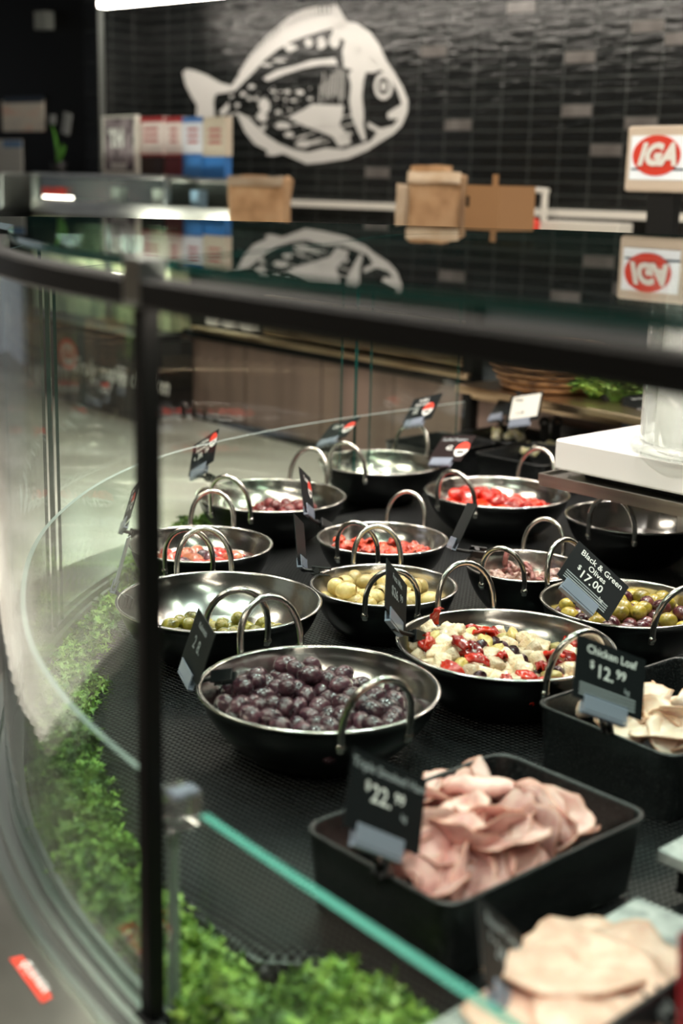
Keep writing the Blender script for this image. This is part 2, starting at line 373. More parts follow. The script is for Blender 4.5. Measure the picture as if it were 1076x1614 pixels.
# ------------------------------------------------------------------ fish drawing on the tiles
def fish():
    m = MB()
    def T(x, y): p = hitwall(280 + x / 2.832, y / 2.832, .0035); return p
    def pg(pts):
        a = sum(pts[i][0] * pts[(i + 1) % len(pts)][1] - pts[(i + 1) % len(pts)][0] * pts[i][1] for i in range(len(pts)))
        if a > 0: pts = pts[::-1]
        m.add([T(*p) for p in pts], [tuple(range(len(pts)))])
    pg([(22, 325), (40, 308), (75, 315), (130, 335), (190, 370), (240, 383), (262, 400), (225, 412), (170, 420), (160, 450), (165, 520), (80, 560), (85, 470), (60, 430), (35, 380)])
    pg([(240, 383), (275, 330), (330, 250), (400, 180), (470, 125), (500, 100), (560, 72), (620, 62), (700, 60), (750, 95), (745, 125), (690, 125), (640, 140), (560, 165), (500, 190), (440, 225), (380, 275), (330, 330), (285, 375), (250, 410)])
    rg = random.Random(2)
    arc = [(275, 335), (330, 255), (400, 185), (470, 130), (500, 105), (560, 78), (620, 68), (700, 65)]
    for a, b in zip(arc[:-1], arc[1:]):
        for k in range(4):
            u = (k + .3) / 4; x = a[0] + (b[0] - a[0]) * u; y = a[1] + (b[1] - a[1]) * u; h = 22 + 22 * (x - 275) / 400; pg([(x - 5, y + 8), (x + 9, y + 8), (x + 10 - h * .15, y - h), (x - 2 - h * .15, y - h + 8)])
    pg([(690, 62), (700, 12), (722, 40), (752, 95), (735, 100)])
    pg([(262, 505), (300, 590), (345, 645), (400, 672), (395, 692), (430, 695), (470, 685), (530, 712), (575, 732), (650, 725), (760, 708), (850, 670), (900, 635), (960, 600), (1000, 560), (1025, 500), (1028, 450), (1005, 390), (970, 330), (952, 348), (985, 420), (1000, 465), (975, 480), (935, 505), (938, 530), (985, 530), (960, 560), (905, 575), (850, 545), (845, 565), (890, 590), (860, 630), (800, 650), (740, 668), (660, 660), (580, 680), (520, 668), (450, 640), (400, 608), (350, 560), (310, 520), (262, 500), (215, 520), (160, 530), (190, 548)])
    pg([(742, 95), (800, 105), (860, 145), (900, 200), (930, 270), (970, 330), (955, 352), (905, 312), (870, 325), (840, 322), (830, 360), (822, 430), (830, 500), (828, 560), (840, 625), (825, 632), (800, 580), (775, 520), (765, 450), (772, 380), (760, 330), (780, 312), (740, 300), (735, 230), (745, 180), (690, 160), (690, 120)])
    def ring(cx, cy, ax, ay, bx, by, n=24):
        for k in range(n):
            a, b = 2 * math.pi * k / n, 2 * math.pi * (k + 1) / n
            pg([(cx + ax * math.cos(a), cy + ay * math.sin(a)), (cx + ax * math.cos(b), cy + ay * math.sin(b)), (cx + bx * math.cos(b), cy + by * math.sin(b)), (cx + bx * math.cos(a), cy + by * math.sin(a))])
    ring(918, 385, 42, 60, 27, 38); ring(918, 385, 16, 20, 5, 6)
    pg([(380, 350), (440, 315), (520, 295), (600, 268), (700, 258), (715, 290), (640, 290), (560, 305), (480, 330), (400, 362)])
    pg([(490, 525), (560, 490), (600, 465), (740, 470), (735, 520), (720, 560), (760, 600), (775, 640), (720, 655), (690, 610), (640, 590), (560, 560)])
    pg([(185, 500), (228, 455), (228, 490), (200, 520)]); pg([(520, 650), (545, 628), (585, 628), (600, 645), (570, 660)])
    for k in range(9):
        x = 635 + k * 13; y0 = 350 - k * 8 + rg.uniform(-28, 28); y1 = 455 + rg.uniform(-35, 12); pg([(x + 2, y0), (x + 6, y0 + 8), (x + 1, y1), (x - 4, y1 - 6)])
    for k in range(22):
        x = 500 + rg.uniform(0, 240); y = 480 + rg.uniform(0, 170); L = rg.uniform(25, 70); pg([(x, y), (x + L, y - L * .25), (x + L, y - L * .25 + 6), (x, y + 5)])
    def blob(x, y, rx, ry): pg([(x + rx * math.cos(a * .785) * rg.uniform(.7, 1.2), y + ry * math.sin(a * .785) * rg.uniform(.7, 1.2)) for a in range(8)])
    for x, y, rx, ry in [(640, 195, 22, 30), (585, 190, 25, 18), (500, 215, 30, 18), (700, 180, 25, 40), (400, 290, 30, 8), (450, 270, 35, 8), (330, 385, 18, 10), (290, 420, 14, 12), (265, 470, 14, 10), (350, 440, 12, 9), (385, 470, 28, 34), (430, 410, 12, 8), (490, 410, 16, 9), (545, 412, 20, 11), (320, 440, 12, 8), (375, 520, 24, 24), (470, 560, 36, 18), (500, 600, 24, 14), (380, 570, 14, 12), (440, 440, 9, 6), (480, 445, 9, 6), (520, 450, 14, 7), (590, 440, 14, 6), (870, 265, 16, 12), (800, 230, 18, 26), (240, 430, 10, 8), (450, 500, 14, 9), (500, 490, 10, 7)]: blob(x, y, rx, ry)
    for k in range(40):
        blob(rg.uniform(300, 600), rg.uniform(390, 590), rg.uniform(2, 6), rg.uniform(2, 5))
    o = m.build('fish_drawing', P('white_wall_paint', '#c9c9c6', .45)); tag(o, 'large white engraved style fish painted on the black tiled wall', 'wall drawing')
fish()

# ------------------------------------------------------------------ lamps
def tube_lamp(name, a, b, r, mat, label, cat='ceiling light', group=None, hang=None):
    a = Vector(a); b = Vector(b); c = (a + b) / 2; d = (b - a); L = d.length
    t = empty(name, c, math.atan2(d.y, d.x), label, cat, group)
    m = MB(); m.box((0, 0, r * .9), (L, r * 2.4, r * .8)); m.build('housing', M['black_metal'], t)
    m = MB(); m.box((0, 0, 0), (L * .995, r * 2, r)); m.build('diffuser', mat, t)
    if hang:
        for s_ in (-1, 1):
            m = MB(); m.tube([(s_ * L * .4, 0, r), (s_ * L * .4, 0, hang - c.z)], .003, 6); m.build('hanging_rod', M['black_metal'], t)
    return t
# light strip washing the tiled wall
la = hitwall(158, 8, .35); lb = la + WD * 4.6
tube_lamp('wall_light_strip', (la.x, la.y, la.z), (lb.x, lb.y, la.z), .022, M['lamp'], 'long white light strip above the black tiled wall with the fish', 'light strip', hang=2.93)
for i, (x, y) in enumerate([(-1.5, .2), (-.2, 1.1), (1.0, 1.9), (.9, -.2), (-1.6, 2.2), (-.2, 3.0), (1.5, 3.2)]):  # unseen lamps added over the case so the steel bowls have reflections
    tube_lamp('added_reflection_light', (x - .45, y + .3, 2.6), (x + .45, y - .3, 2.6), .085, M['lamp_soft'], 'long white lamp added overhead to give the steel bowls reflections', group='added lights over the deli case', hang=2.93)
# spot lamps of the shop ceiling (track heads), small and bright
SPOTS = [(-.9, 1.2), (.2, .6), (.7, 1.5), (-.3, 2.0), (.3, 2.5), (-1.0, 2.9), (1.2, 2.4), (.0, -.4)]
for x, y in SPOTS:
    t = empty('spot_lamp', (x, y, 2.72), 0, 'black cylindrical spot lamp on the dark ceiling', 'spot lamp', 'spot lamps on the ceiling')
    m = MB(); m.lathe([(.0, .21), (.045, .21), (.045, 0), (.038, 0), (.038, .02), (0, .02)], 20); m.build('housing', M['black_metal'], t)
    m = MB(); m.lathe([(.036, .016), (0.001, .016)], 20); m.build('lens', M['lamp'], t)
    l = bpy.data.lights.new('spot_beam', 'SPOT'); l.energy = 30; l.spot_size = R(95); l.spot_blend = .6; l.shadow_soft_size = .035; l.color = (1, .95, .88)
    lo = bpy.data.objects.new('spot_beam', l); COL.objects.link(lo); lo.parent = t; lo.location = (0, 0, -.005)

# ------------------------------------------------------------------ the curved deli case
def poly(d): return [(v.x, v.y) for v in off(d)] + [(v.x, v.y) for v in FAR_R]
case = empty('deli_case', (0, 1, 0), 0, 'curved stainless and taupe deli case holding the bowls of olives behind its glass', 'deli case')
def cb(m, name, mat, bev=0):
    o = m.build(name, mat, case); o.matrix_parent_inverse = Matrix.Translation((0, -1, 0))
    if bev: bevel(o, bev)
    return o
cb(MB().prism(poly(-.155), .12, .845), 'body', M['brown'])
cb(MB().prism(poly(-.10), 0, .12), 'plinth', M['black_metal'])
cb(MB().prism(poly(-.045), .8455, .876), 'deck', M['black'])
n_ = len(OUT)
cb(sweep([(-.012, .846), (-.012, .905), (-.052, .907), (-.165, .893), (-.185, .886), (-.19, .868), (-.185, .846)], 0, n_), 'apron', M['brushed'])
cb(sweep([(-.187, .8), (-.187, .846), (-.196, .872), (-.207, .868), (-.207, .8)], 0, n_), 'bumper', M['black_metal'])
cb(sweep([(.004, .877), (.004, .915), (-.002, .915), (-.002, .906), (-.012, .906), (-.012, .918), (-.018, .918), (-.018, .908), (-.027, .908), (-.027, .920), (-.033, .920), (-.033, .908), (-.046, .908), (-.046, .9055)], 0, n_), 'glass_track', M['alu'])
# red sticker on the apron
def quad_on(px, z, name, mat, parent, th=.0008):
    pts = [at(*p, z) for p in px]; m = MB(); m.prism([(p.x, p.y) for p in pts], z, z + th); return m.build(name, mat, parent), pts
stk = empty('sticker', at(54, 1542, .9), 0, 'small red sticker with pale letters on the steel apron of the curved case', 'sticker')
sq, sp = quad_on([(15, 1512), (45, 1505), (93, 1568), (66, 1581)], .9045, 'backing', M['red_ink'], None)
sq.parent = stk; sq.matrix_parent_inverse = stk.matrix_world.inverted() if False else Matrix.Translation(-Vector(stk.location))
tx = mk('lettering', text_mesh('drinvey', M['white_ink'], .019), stk)
bpy.context.view_layer.update()
ux = (sp[2] - sp[1]); frame3(tx, ux, sp[0] - sp[3], (sum(sp, Vector()) / 4) + Vector((0, 0, .0012)))

# frame: post and rails
post = empty('corner_post', OUT[I_POST] - NRM[I_POST] * .012, math.atan2(DF.y, DF.x), 'black square upright post joining the curved glass and the straight front', 'post')
m = MB(); m.box((0, 0, 1.206), (.014, .016, .60)); bevel(m.build('upright', M['black_metal'], post), .0015)
m = MB(); m.box((0, -.001, 1.527), (.026, .024, .034)); bevel(m.build('bracket', M['alu'], post), .002)
m = MB(); m.box((0, 0, .912), (.028, .024, .012)); bevel(m.build('foot', M['black_metal'], post), .002)
post.location.z = 0
I_END = near(-.42, 1.72)
rail = empty('top_rail', (0, 0, 1.5), 0, 'black tubular rail under the edge of the dark glass top', 'rail')
RP = [(-.024, 1.5095), (-.021, 1.5065), (-.003, 1.5065), (0, 1.5095), (0, 1.5265), (-.003, 1.5295), (-.021, 1.5295), (-.024, 1.5265)]
for nm, a, b in (('straight_rail', 0, I_POST), ('curved_rail', I_POST + 1, I_END)):
    o = sweep(RP, a, b).build(nm, M['black_metal'], rail); o.matrix_parent_inverse = Matrix.Translation((0, 0, -1.5))
o = sweep([(.004, 1.503), (.022, 1.503), (.022, 1.512), (.004, 1.512)], 0, I_POST - 1).build('led_strip', M['lamp_soft'], rail); o.matrix_parent_inverse = Matrix.Translation((0, 0, -1.5))
# support posts for the far side of the top glass
# glass tops
bR = [Vector((*p, 0)) for p in [(-.03, 1.34), (.03, 1.58), (.065, 1.68), (.105, 1.738), (.165, 1.775), (.243, 1.77), (.39, 1.605), (.80, 1.10), (1.3, .48)]]
edgeR = [OUT[i] + NRM[i] * .006 for i in range(0, I_POST)]
polyR = [(v.x, v.y) for v in edgeR] + [(v.x, v.y) for v in bR]
o = MB().prism(polyR, 1.5325, 1.5405, 0, 1).build('glass_top_panel', [M['glass_top'], M['edge']])
tag(o, 'large straight glass top panel with dark green edge over the bowls, reflecting the fish wall', 'glass top')
edgeL = [OUT[i] + NRM[i] * .006 for i in range(I_POST + 1, I_END)]
bR2 = [Vector((v.x - .004, v.y + .004, 0)) for v in bR]
fl = [Vector((*p, 0)) for p in [(-.455, 1.80), (-.52, 1.93), (-.53, 2.01), (-.47, 2.06), (-.36, 2.085), (-.23, 2.085), (.07, 2.08), (.30, 2.03), (.52, 1.90), (.80, 1.60), (1.50, .74), (1.31, .49)]]
polyL = [(v.x, v.y) for v in edgeL] + [(v.x, v.y) for v in fl] + [(v.x, v.y) for v in bR2[::-1]]
o = MB().prism(polyL, 1.5325, 1.5405, 0, 1).build('glass_top_panel', [M['glass_top'], M['edge']])
tag(o, 'curved glass top panel left of the post bracket and wrapping behind the straight one', 'glass top')

# tall curved glass
JA, JB, JC = near(-.43, 2.03), near(.02, 2.92), near(.33, 3.2)
def glass_panel(name, a, b, d, z0, z1, th, label, emat, gm='glass'):
    m = sweep([(d, z0), (d, z1), (d + th, z1), (d + th, z0)], a, b); nf = len(m.f)
    k = (b - a - 1) * 4
    for q in range(b - a - 1): m.mi[q * 4 + 1] = 1
    m.mi[-1] = m.mi[-2] = 0 if name == 'low_glass_pane' else 1
    for q in range(len(m.sm)): m.sm[q] = False
    o = m.build(name, [M[gm], M[emat]]); return tag(o, label, 'glass panel')
glass_panel('curved_glass_panel', I_POST + 1, JA, -.017, .9085, 1.506, .005, 'tall curved front glass panel from the black post to the first far joint', 'edge', 'glass_haze')
glass_panel('curved_glass_panel', JA + 1, JB, -.017, .9085, 1.46, .005, 'tall curved glass panel at the far left side of the case beyond the kalamata bowl', 'edge')
glass_panel('curved_glass_panel', JB + 1, JC, -.017, .9085, 1.46, .005, 'tall glass panel at the far side, right of the thin green joint', 'edge')
for (j, lb_) in ((JA, 'far left joint of the tall curved glass, a thin dark upright strip'), (JB, 'thin green upright glass joint in front of the taupe counter')):
    p = OUT[j] + NRM[j] * -.0145; m = MB(); m.box((0, 0, 1.188), (.006, .009, .554)); o = m.build('glass_joint', M['edge'], None, (p.x, p.y, 0)); tag(o, lb_, 'glass joint')
# low inner glass
ICL = near(-.118, .995)
glass_panel('low_glass_pane', 0, ICL, .006, .915, 1.112, .008, 'low straight glass pane with a bright teal top edge in front of the ham tray', 'edge_lite')
glass_panel('low_glass_pane', I_POST, JC, .006, .915, 1.112, .006, 'low curved glass pane with a grey top edge running round behind the parsley', 'edge_grey')
cl = empty('glass_clip', (0, 0, 0), math.atan2(DF.y, DF.x), 'clear plastic clip joining the two low glass panes beside the post', 'clip')
p = at(283, 1272, 1.103); cl.location = (p.x, p.y, 1.10)
m = MB(); m.box((-.004, 0, .002), (.032, .030, .030)); bevel(m.build('clip_body', M['acrylic'], cl), .003)
m = MB(); m.box((.005, 0, .018), (.016, .024, .006)); bevel(m.build('cap', M['clear'], cl), .002)
m = MB(); m.box((-.010, 0, -.105), (.006, .008, .19)); m.build('pane_edge_strip', M['edge_grey'], cl)

# perforated mat draped over the platform
def dm(i):
    x, y = OUT[i].x, OUT[i].y
    s_ = i / (len(OUT) - 1)
    ks = [(0, .17), (.17, .17), (.22, .15), (.27, .10), (.36, .075), (.5, .075), (.6, .055), (.68, .06), (.74, .03), (1, .03)]
    for (a, va), (b, vb) in zip(ks[:-1], ks[1:]):
        if s_ <= b: return va + (vb - va) * (s_ - a) / (b - a)
    return .09
def mat_mat():
    m = bpy.data.materials.new('perforated_rubber'); m.use_nodes = True; n, l = nodes(m); b = n['Principled BSDF']; out = n['Material Output']
    b.inputs['Base Color'].default_value = (*lin('#16181a'), 1); b.inputs['Roughness'].default_value = .42
    tc = n.new('ShaderNodeTexCoord'); mp = n.new('ShaderNodeMapping'); mp.inputs['Rotation'].default_value = (0, 0, R(51)); mp.inputs['Scale'].default_value = (120, 145, 1)
    l.new(tc.outputs['UV'], mp.inputs[0]); sp_ = n.new('ShaderNodeSeparateXYZ'); l.new(mp.outputs[0], sp_.inputs[0])
    def wave(sock, off_=None):
        s = n.new('ShaderNodeMath'); s.operation = 'MULTIPLY'; s.inputs[1].default_value = 2 * math.pi; l.new(sock, s.inputs[0]); c = n.new('ShaderNodeMath'); c.operation = 'COSINE'; l.new(s.outputs[0], c.inputs[0]); return c.outputs[0]
    a_ = n.new('ShaderNodeMath'); a_.operation = 'ADD'; l.new(wave(sp_.outputs[0]), a_.inputs[0]); l.new(wave(sp_.outputs[1]), a_.inputs[1])
    g = n.new('ShaderNodeMath'); g.operation = 'GREATER_THAN'; g.inputs[1].default_value = .5; l.new(a_.outputs[0], g.inputs[0])
    bp = n.new('ShaderNodeBump'); bp.invert = True; bp.inputs['Strength'].default_value = 1; bp.inputs['Distance'].default_value = .002; l.new(a_.outputs[0], bp.inputs['Height']); l.new(bp.outputs[0], b.inputs['Normal'])
    t = n.new('ShaderNodeBsdfTransparent'); mx = n.new('ShaderNodeMixShader'); l.new(g.outputs[0], mx.inputs[0]); l.new(b.outputs[0], mx.inputs[1]); l.new(t.outputs[0], mx.inputs[2]); l.new(mx.outputs[0], out.inputs[0]); return m
M['mat'] = mat_mat()
def ringpts(extra, z): return [v + Vector((0, 0, z)) for v in off(lambda i: dm(i) + extra)] + [Vector((v.x, v.y, z)) for v in FAR_R]
prof = [(-.012, .879), (-.007, .888), (-.001, .899), (.008, .908), (.02, .9135), (.04, .916), (.07, .9165)]
rings = [ringpts(e_, z) for e_, z in prof]; nn = len(rings[0])
rnd = random.Random(3)
for r_ in rings[:-1]:
    for i, v in enumerate(r_): v += Vector((noise.noise(Vector((v.x * 14, v.y * 14, 1))) * .008, noise.noise(Vector((v.x * 14, v.y * 14, 5))) * .008, 0))
vs = [v for r_ in rings for v in r_]; fs = []
for k in range(len(rings) - 1):
    for i in range(nn - 1): fs.append((k * nn + i, k * nn + i + 1, (k + 1) * nn + i + 1, (k + 1) * nn + i))
fs.append(tuple(range((len(rings) - 1) * nn, len(rings) * nn)))
m = MB().add(vs, fs, 0, True); m.sm[-1] = False
me = m.mesh('display_mat', M['mat']); uv = me.uv_layers.new(name='UVMap')
arc = {}
for poly_ in me.polygons:
    for li in poly_.loop_indices:
        c = me.vertices[me.loops[li].vertex_index].co; uv.data[li].uv = (c.x, c.y + (.9165 - c.z) * .6)
tag(mk('display_mat', me), 'black perforated rubber mat covering the display platform under the bowls', 'mat')
platform = MB().prism([(v.x, v.y) for v in ringpts(.012, 0)], .877, .9085).build('platform', M['alu'], case); platform.matrix_parent_inverse = Matrix.Translation((0, -1, 0))
# wire rack in the parsley channel in front
rk = MB()
for k in range(58):
    i0 = OUT[0] + (OUT[I_POST] - OUT[0]) * (k / 57); a = i0 + NF * .014; b = i0 + NF * (.135 - .055 * k / 57); rk.tube([(a.x, a.y, .884), (b.x, b.y, .884)], .0016, 5)
for q in (.02, .045, .07):
    a = OUT[0] + NF * q; b = OUT[I_POST] + NF * q; rk.tube([(a.x, a.y, .8815), (b.x, b.y, .8815)], .0022, 5)
tag(rk.build('wire_rack', M['steel_wire']), 'fine steel wire rack under the parsley in the front channel', 'rack')

# ------------------------------------------------------------------ bowls
BASE = .9168
def bowl_prof(Rr, h, t=.0016):
    pr = [(0.001, 0), (Rr * .5, 0)]
    for k in range(1, 11):
        u = k / 10; pr.append((Rr * (.5 + .5 * (1 - (1 - u) ** 1.6) ** .95 * 1.0) if u < 1 else Rr, h * u ** 1.15))
    outer = pr; inner = [(max(r - t * 1.2, .001), z + t) for r, z in pr]
    rim = [(Rr + .0035, h + .0005), (Rr + .0045, h + .0022), (Rr + .003, h + .0038), (Rr - .001, h + .0035)]
    return outer + rim + inner[::-1][0:]
def rad_at(Rr, h, z):
    u = max(0, min(1, (z / h))) ** (1 / 1.15); return Rr * (.5 + .5 * (1 - (1 - u) ** 1.6) ** .95)
BOWLS = {}
def bowl(key, x, y, dia, ang, label, h=.085, hs=1., ang2=None, lean=.22):
    Rr = dia / 2; t = empty('steel_bowl', (x, y, BASE), 0, label, 'bowl', 'two-handled steel bowls on the mat')
    m = MB(); m.lathe(bowl_prof(Rr, h), 72)
    for q in range(12 * 72): m.mi[q] = 1
    m.build('bowl_body', [M['steel'], M['outer_steel']], t)
    for a in (ang, ang2 if ang2 is not None else ang + 180):
        a = R(a); wv = .043 * hs; hh = .062 * hs; m = MB(); pts = []
        ca, sa = math.cos(a), math.sin(a)
        def pt(s_, up, out): return (ca * (Rr + .004 + out) - sa * s_, sa * (Rr + .004 + out) + ca * s_, h - .012 + up)
        pts.append(pt(-wv * .98, -.006, -.001)); pts.append(pt(-wv * .99, .006, .002))
        for k in range(15):
            th = math.pi * k / 14; pts.append(pt(-wv * math.cos(th) * (1.0), .018 + hh * math.sin(th) ** .85, .003 + hh * lean * math.sin(th)))
        pts.append(pt(wv * .99, .006, .002)); pts.append(pt(wv * .98, -.006, -.001))
        m.tube(pts, .0046 * (hs ** .5), 10); hd = m.build('handle', M['steel_wire'], t)
        for s_ in (-1, 1):
            m = MB(); c = pt(s_ * wv, .001, .002); m.lathe([(.0001, -.003), (.005, -.003), (.006, 0), (.005, .003), (.0001, .004)], 12)
            rv = m.build('rivet', M['steel_wire'], hd, c, (0, R(90), a))
    BOWLS[key] = (x, y, Rr, h); return t
bowl('A', -.022, 1.564, .289, -64, 'large steel bowl of dark kalamata olives, the nearest of the bowls, front centre')
bowl('B', -.175, 1.903, .292, -76, 'large steel bowl half empty with green olives, crossed by the black post')
bowl('C', -.235, 2.22, .235, -93, 'steel bowl of pink and red olives behind the green olive bowl', hs=.9)
bowl('D', -.138, 2.598, .286, -117, 'steel bowl with a low heap of reddish kalamata at the far left by the glass')
bowl('E', .083, 2.947, .265, -121, 'empty polished steel bowl at the very back')
bowl('F', .073, 2.313, .223, -112, 'smaller steel bowl of dried tomatoes in the middle', hs=.85, h=.078)
bowl('G', .068, 2.021, .221, -86, 'smaller steel bowl heaped with pale pitted olives', hs=.9, h=.08)
bowl('H', .225, 1.744, .288, -62, 'large steel bowl of feta, pepper and olive salad right of the kalamata', ang2=106)
bowl('I', .312, 2.676, .284, -128, 'steel bowl of glossy red stuffed peppers towards the back')
bowl('J', .301, 2.157, .187, -116, 'small steel bowl of marinated octopus', hs=.82, h=.078)
bowl('K', .423, 1.942, .241, -66, 'steel bowl of mixed black and green olives at the right behind its price card', ang2=122, hs=.95)
bowl('L', .552, 2.487, .258, -120, 'steel bowl with only dark liquid, under the raised white board')

# ------------------------------------------------------------------ food in the bowls
def liquid(key, dz, mat, label):
    x, y, Rr, h = BOWLS[key]; z = h - dz; r = rad_at(Rr, h, z) - .0035
    m = MB(); m.lathe([(.0001, z), (r * .7, z), (r, z + .0004), (r - .004, z - .004), (.0001, z - .004)], 48)
    tag(m.build('pickling_liquid', M[mat], None, (x, y, BASE)), label, 'liquid', kind='stuff')
def olive_mesh(name, mat, L, Wd, hole=.0, tip=.25):
    m = MB(); pr = []
    for k in range(0, 13):
        th = math.pi * k / 12; z = -math.cos(th) * L; r = math.sin(th) * Wd * (1 - tip * .35 * (math.cos(th) < 0) * math.cos(th) ** 2)
        if hole and k == 11: break
        pr.append((max(r, .00005), z))
    if hole:
        zr = pr[-1][1]; pr += [(Wd * .55, zr - Wd * .04), (Wd * .46, zr - Wd * .2), (Wd * .4, zr - Wd * 1.3), (.0001, zr - Wd * 1.4)]
    else: pr[-1] = (.0001, L * .93); pr.insert(-1, (Wd * .14, L * .985))
    m.lathe(pr, 14); return m.mesh(name, M[mat] if isinstance(mat, str) else mat)
def pile(key, protos, spacing, size, dz, group, seed, mound=(0, 0, 0, .1), layers=2, rmax=1., flat=.35, keep=1.0, second=.5, edge=0.):
    """protos: [(object name, mesh, label, category, weight)]; mound = (dx, dy, height, radius)"""
    x, y, Rr, h = BOWLS[key]; rg = random.Random(seed); out = []
    zb = h - dz
    rows = int(Rr * 2 / (spacing * .866)) + 2
    for layer in range(layers):
        for a in range(-rows, rows):
            for b in range(-rows, rows):
                px = (b + .5 * (a % 2) + .5 * layer) * spacing; py = (a * .866 + .33 * layer) * spacing
                px += rg.uniform(-.13, .13) * spacing; py += rg.uniform(-.13, .13) * spacing
                md = mound[2] * math.exp(-((px - mound[0]) ** 2 + (py - mound[1]) ** 2) / (2 * mound[3] ** 2))
                z = zb + md - size + layer * size * 1.25
                rr = rad_at(Rr, h, max(0, z - size * .5)) - size * .8 - .001 - edge
                if px * px + py * py > (rr * rmax) ** 2 or rg.random() > keep: continue
                if layer == 1 and rg.random() > second: continue
                if layer == 1 and px * px + py * py > (rr * rmax * .85) ** 2: continue
                nm, me, lb, ct, w = rg.choices(protos, [p_[4] for p_ in protos])[0]
                o = mk(nm, me, None, (x + px, y + py, BASE + z + rg.uniform(-.2, .2) * size), (R(90) + rg.gauss(0, flat), rg.gauss(0, flat), rg.uniform(0, 6.3)))
                s_ = rg.uniform(.88, 1.1); o.scale = (s_, s_, s_)
                tag(o, lb, ct, group if isinstance(group, str) else group[nm]); out.append(o)
    return out
kal = olive_mesh('kalamata_olive', 'kalamata', .0165, .0125, 0, .3)
kalh = olive_mesh('kalamata_olive', 'kalamata', .0155, .0125, 1)
pile('A', [('kalamata_olive', kal, 'dark purple kalamata olive in the heap in the nearest large bowl', 'olive', 3), ('kalamata_olive', kalh, 'dark purple kalamata olive in the heap in the nearest large bowl', 'olive', 1)], .0272, .0125, .020, 'kalamata olives in the nearest bowl', 11, mound=(-.05, .045, .014, .06), second=.6)
liquid('A', .031, 'oil', 'dark oil around the kalamata olives in the nearest bowl')
gol = olive_mesh('green_olive', 'green_olive', .0135, .011)
pile('B', [('green_olive', gol, 'dark green olive lying in the half empty bowl behind the post', 'olive', 1)], .0245, .011, .052, 'green olives in the half empty bowl', 5, second=.35, mound=(.0, -.03, .008, .05))
liquid('B', .057, 'brine', 'greenish brine around the green olives')
pk = olive_mesh('pink_olive', 'pink_olive', .021, .0155); pr_ = olive_mesh('red_olive', 'red_fruit', .022, .0125); pd = olive_mesh('dark_olive', 'kalamata', .02, .014)
pile('C', [('pink_olive', pk, 'large pinkish orange olive in the bowl behind the green olives', 'olive', 3), ('red_olive', pr_, 'glossy red olive in the bowl behind the green olives', 'olive', 4), ('dark_olive', pd, 'dark brown olive among the pink and red olives', 'olive', 1)], .031, .0135, .024, {'pink_olive': 'pink olives in the mixed bowl', 'red_olive': 'red olives in the mixed bowl', 'dark_olive': 'dark olives in the mixed bowl'}, 8, layers=1)
liquid('C', .032, 'oil_red', 'red oil around the pink and red olives')
kr = olive_mesh('kalamata_olive', 'kalamata_red', .0145, .0115)
pile('D', [('kalamata_olive', kr, 'reddish kalamata olive in the low heap at the far left bowl', 'olive', 1)], .025, .0115, .054, 'reddish kalamata in the far left bowl', 4, mound=(.03, -.02, .044, .055), layers=2, second=.6)
ph = olive_mesh('pitted_olive', 'pitted', .0165, .0135, 1)
pile('G', [('pitted_olive', ph, 'pale green pitted olive heaped in the smaller middle bowl', 'olive', 1)], .0285, .0132, .02, 'pale pitted olives in the middle bowl', 9, mound=(-.02, .01, .012, .07), second=.6, flat=.7)
mg = olive_mesh('green_olive', 'mix_green', .0145, .0122); md_ = olive_mesh('black_olive', 'mix_dark', .0155, .0122); ms = olive_mesh('stuffed_olive', 'mix_green', .014, .0122, 1)
pile('K', [('green_olive', mg, 'yellow green olive in the mixed olives behind the black and green olives card', 'olive', 3), ('black_olive', md_, 'maroon black olive in the mixed olives behind the black and green olives card', 'olive', 2.4), ('stuffed_olive', ms, 'pitted green olive with open end in the mixed olives at the right', 'olive', 1)], .0265, .012, .022, {'green_olive': 'green olives in the mixed bowl at the right', 'black_olive': 'black olives in the mixed bowl at the right', 'stuffed_olive': 'open ended green olives in the mixed bowl'}, 14, mound=(.03, -.01, .02, .06), second=.75)
liquid('K', .034, 'brine', 'herb oil around the mixed black and green olives')
def lump_mesh(name, mat, size, seed, kind='cube', sub=2, amp=.25):
    bm = __import__('bmesh').new(); B_ = __import__('bmesh')
    if kind == 'cube':
        B_.ops.create_cube(bm, size=1); B_.ops.subdivide_edges(bm, edges=bm.edges, cuts=4, use_grid_fill=True)
        for v in bm.verts:
            c = v.co.copy(); s_ = c.normalized() * .62; v.co = c.lerp(s_, .35)
    else: B_.ops.create_icosphere(bm, subdivisions=3, radius=.5)
    o_ = Vector((seed * 3.1, seed * 1.7, 0))
    for v in bm.verts:
        k = noise.noise(v.co * 2.2 + o_) * amp + noise.noise(v.co * 6 + o_) * amp * .35; v.co = v.co * (1 + k); v.co = Vector((v.co.x * size[0], v.co.y * size[1], v.co.z * size[2]))
    me = bpy.data.meshes.new(name); bm.to_mesh(me); bm.free(); me.materials.append(M[mat])
    for p_ in me.polygons: p_.use_smooth = True
    return me
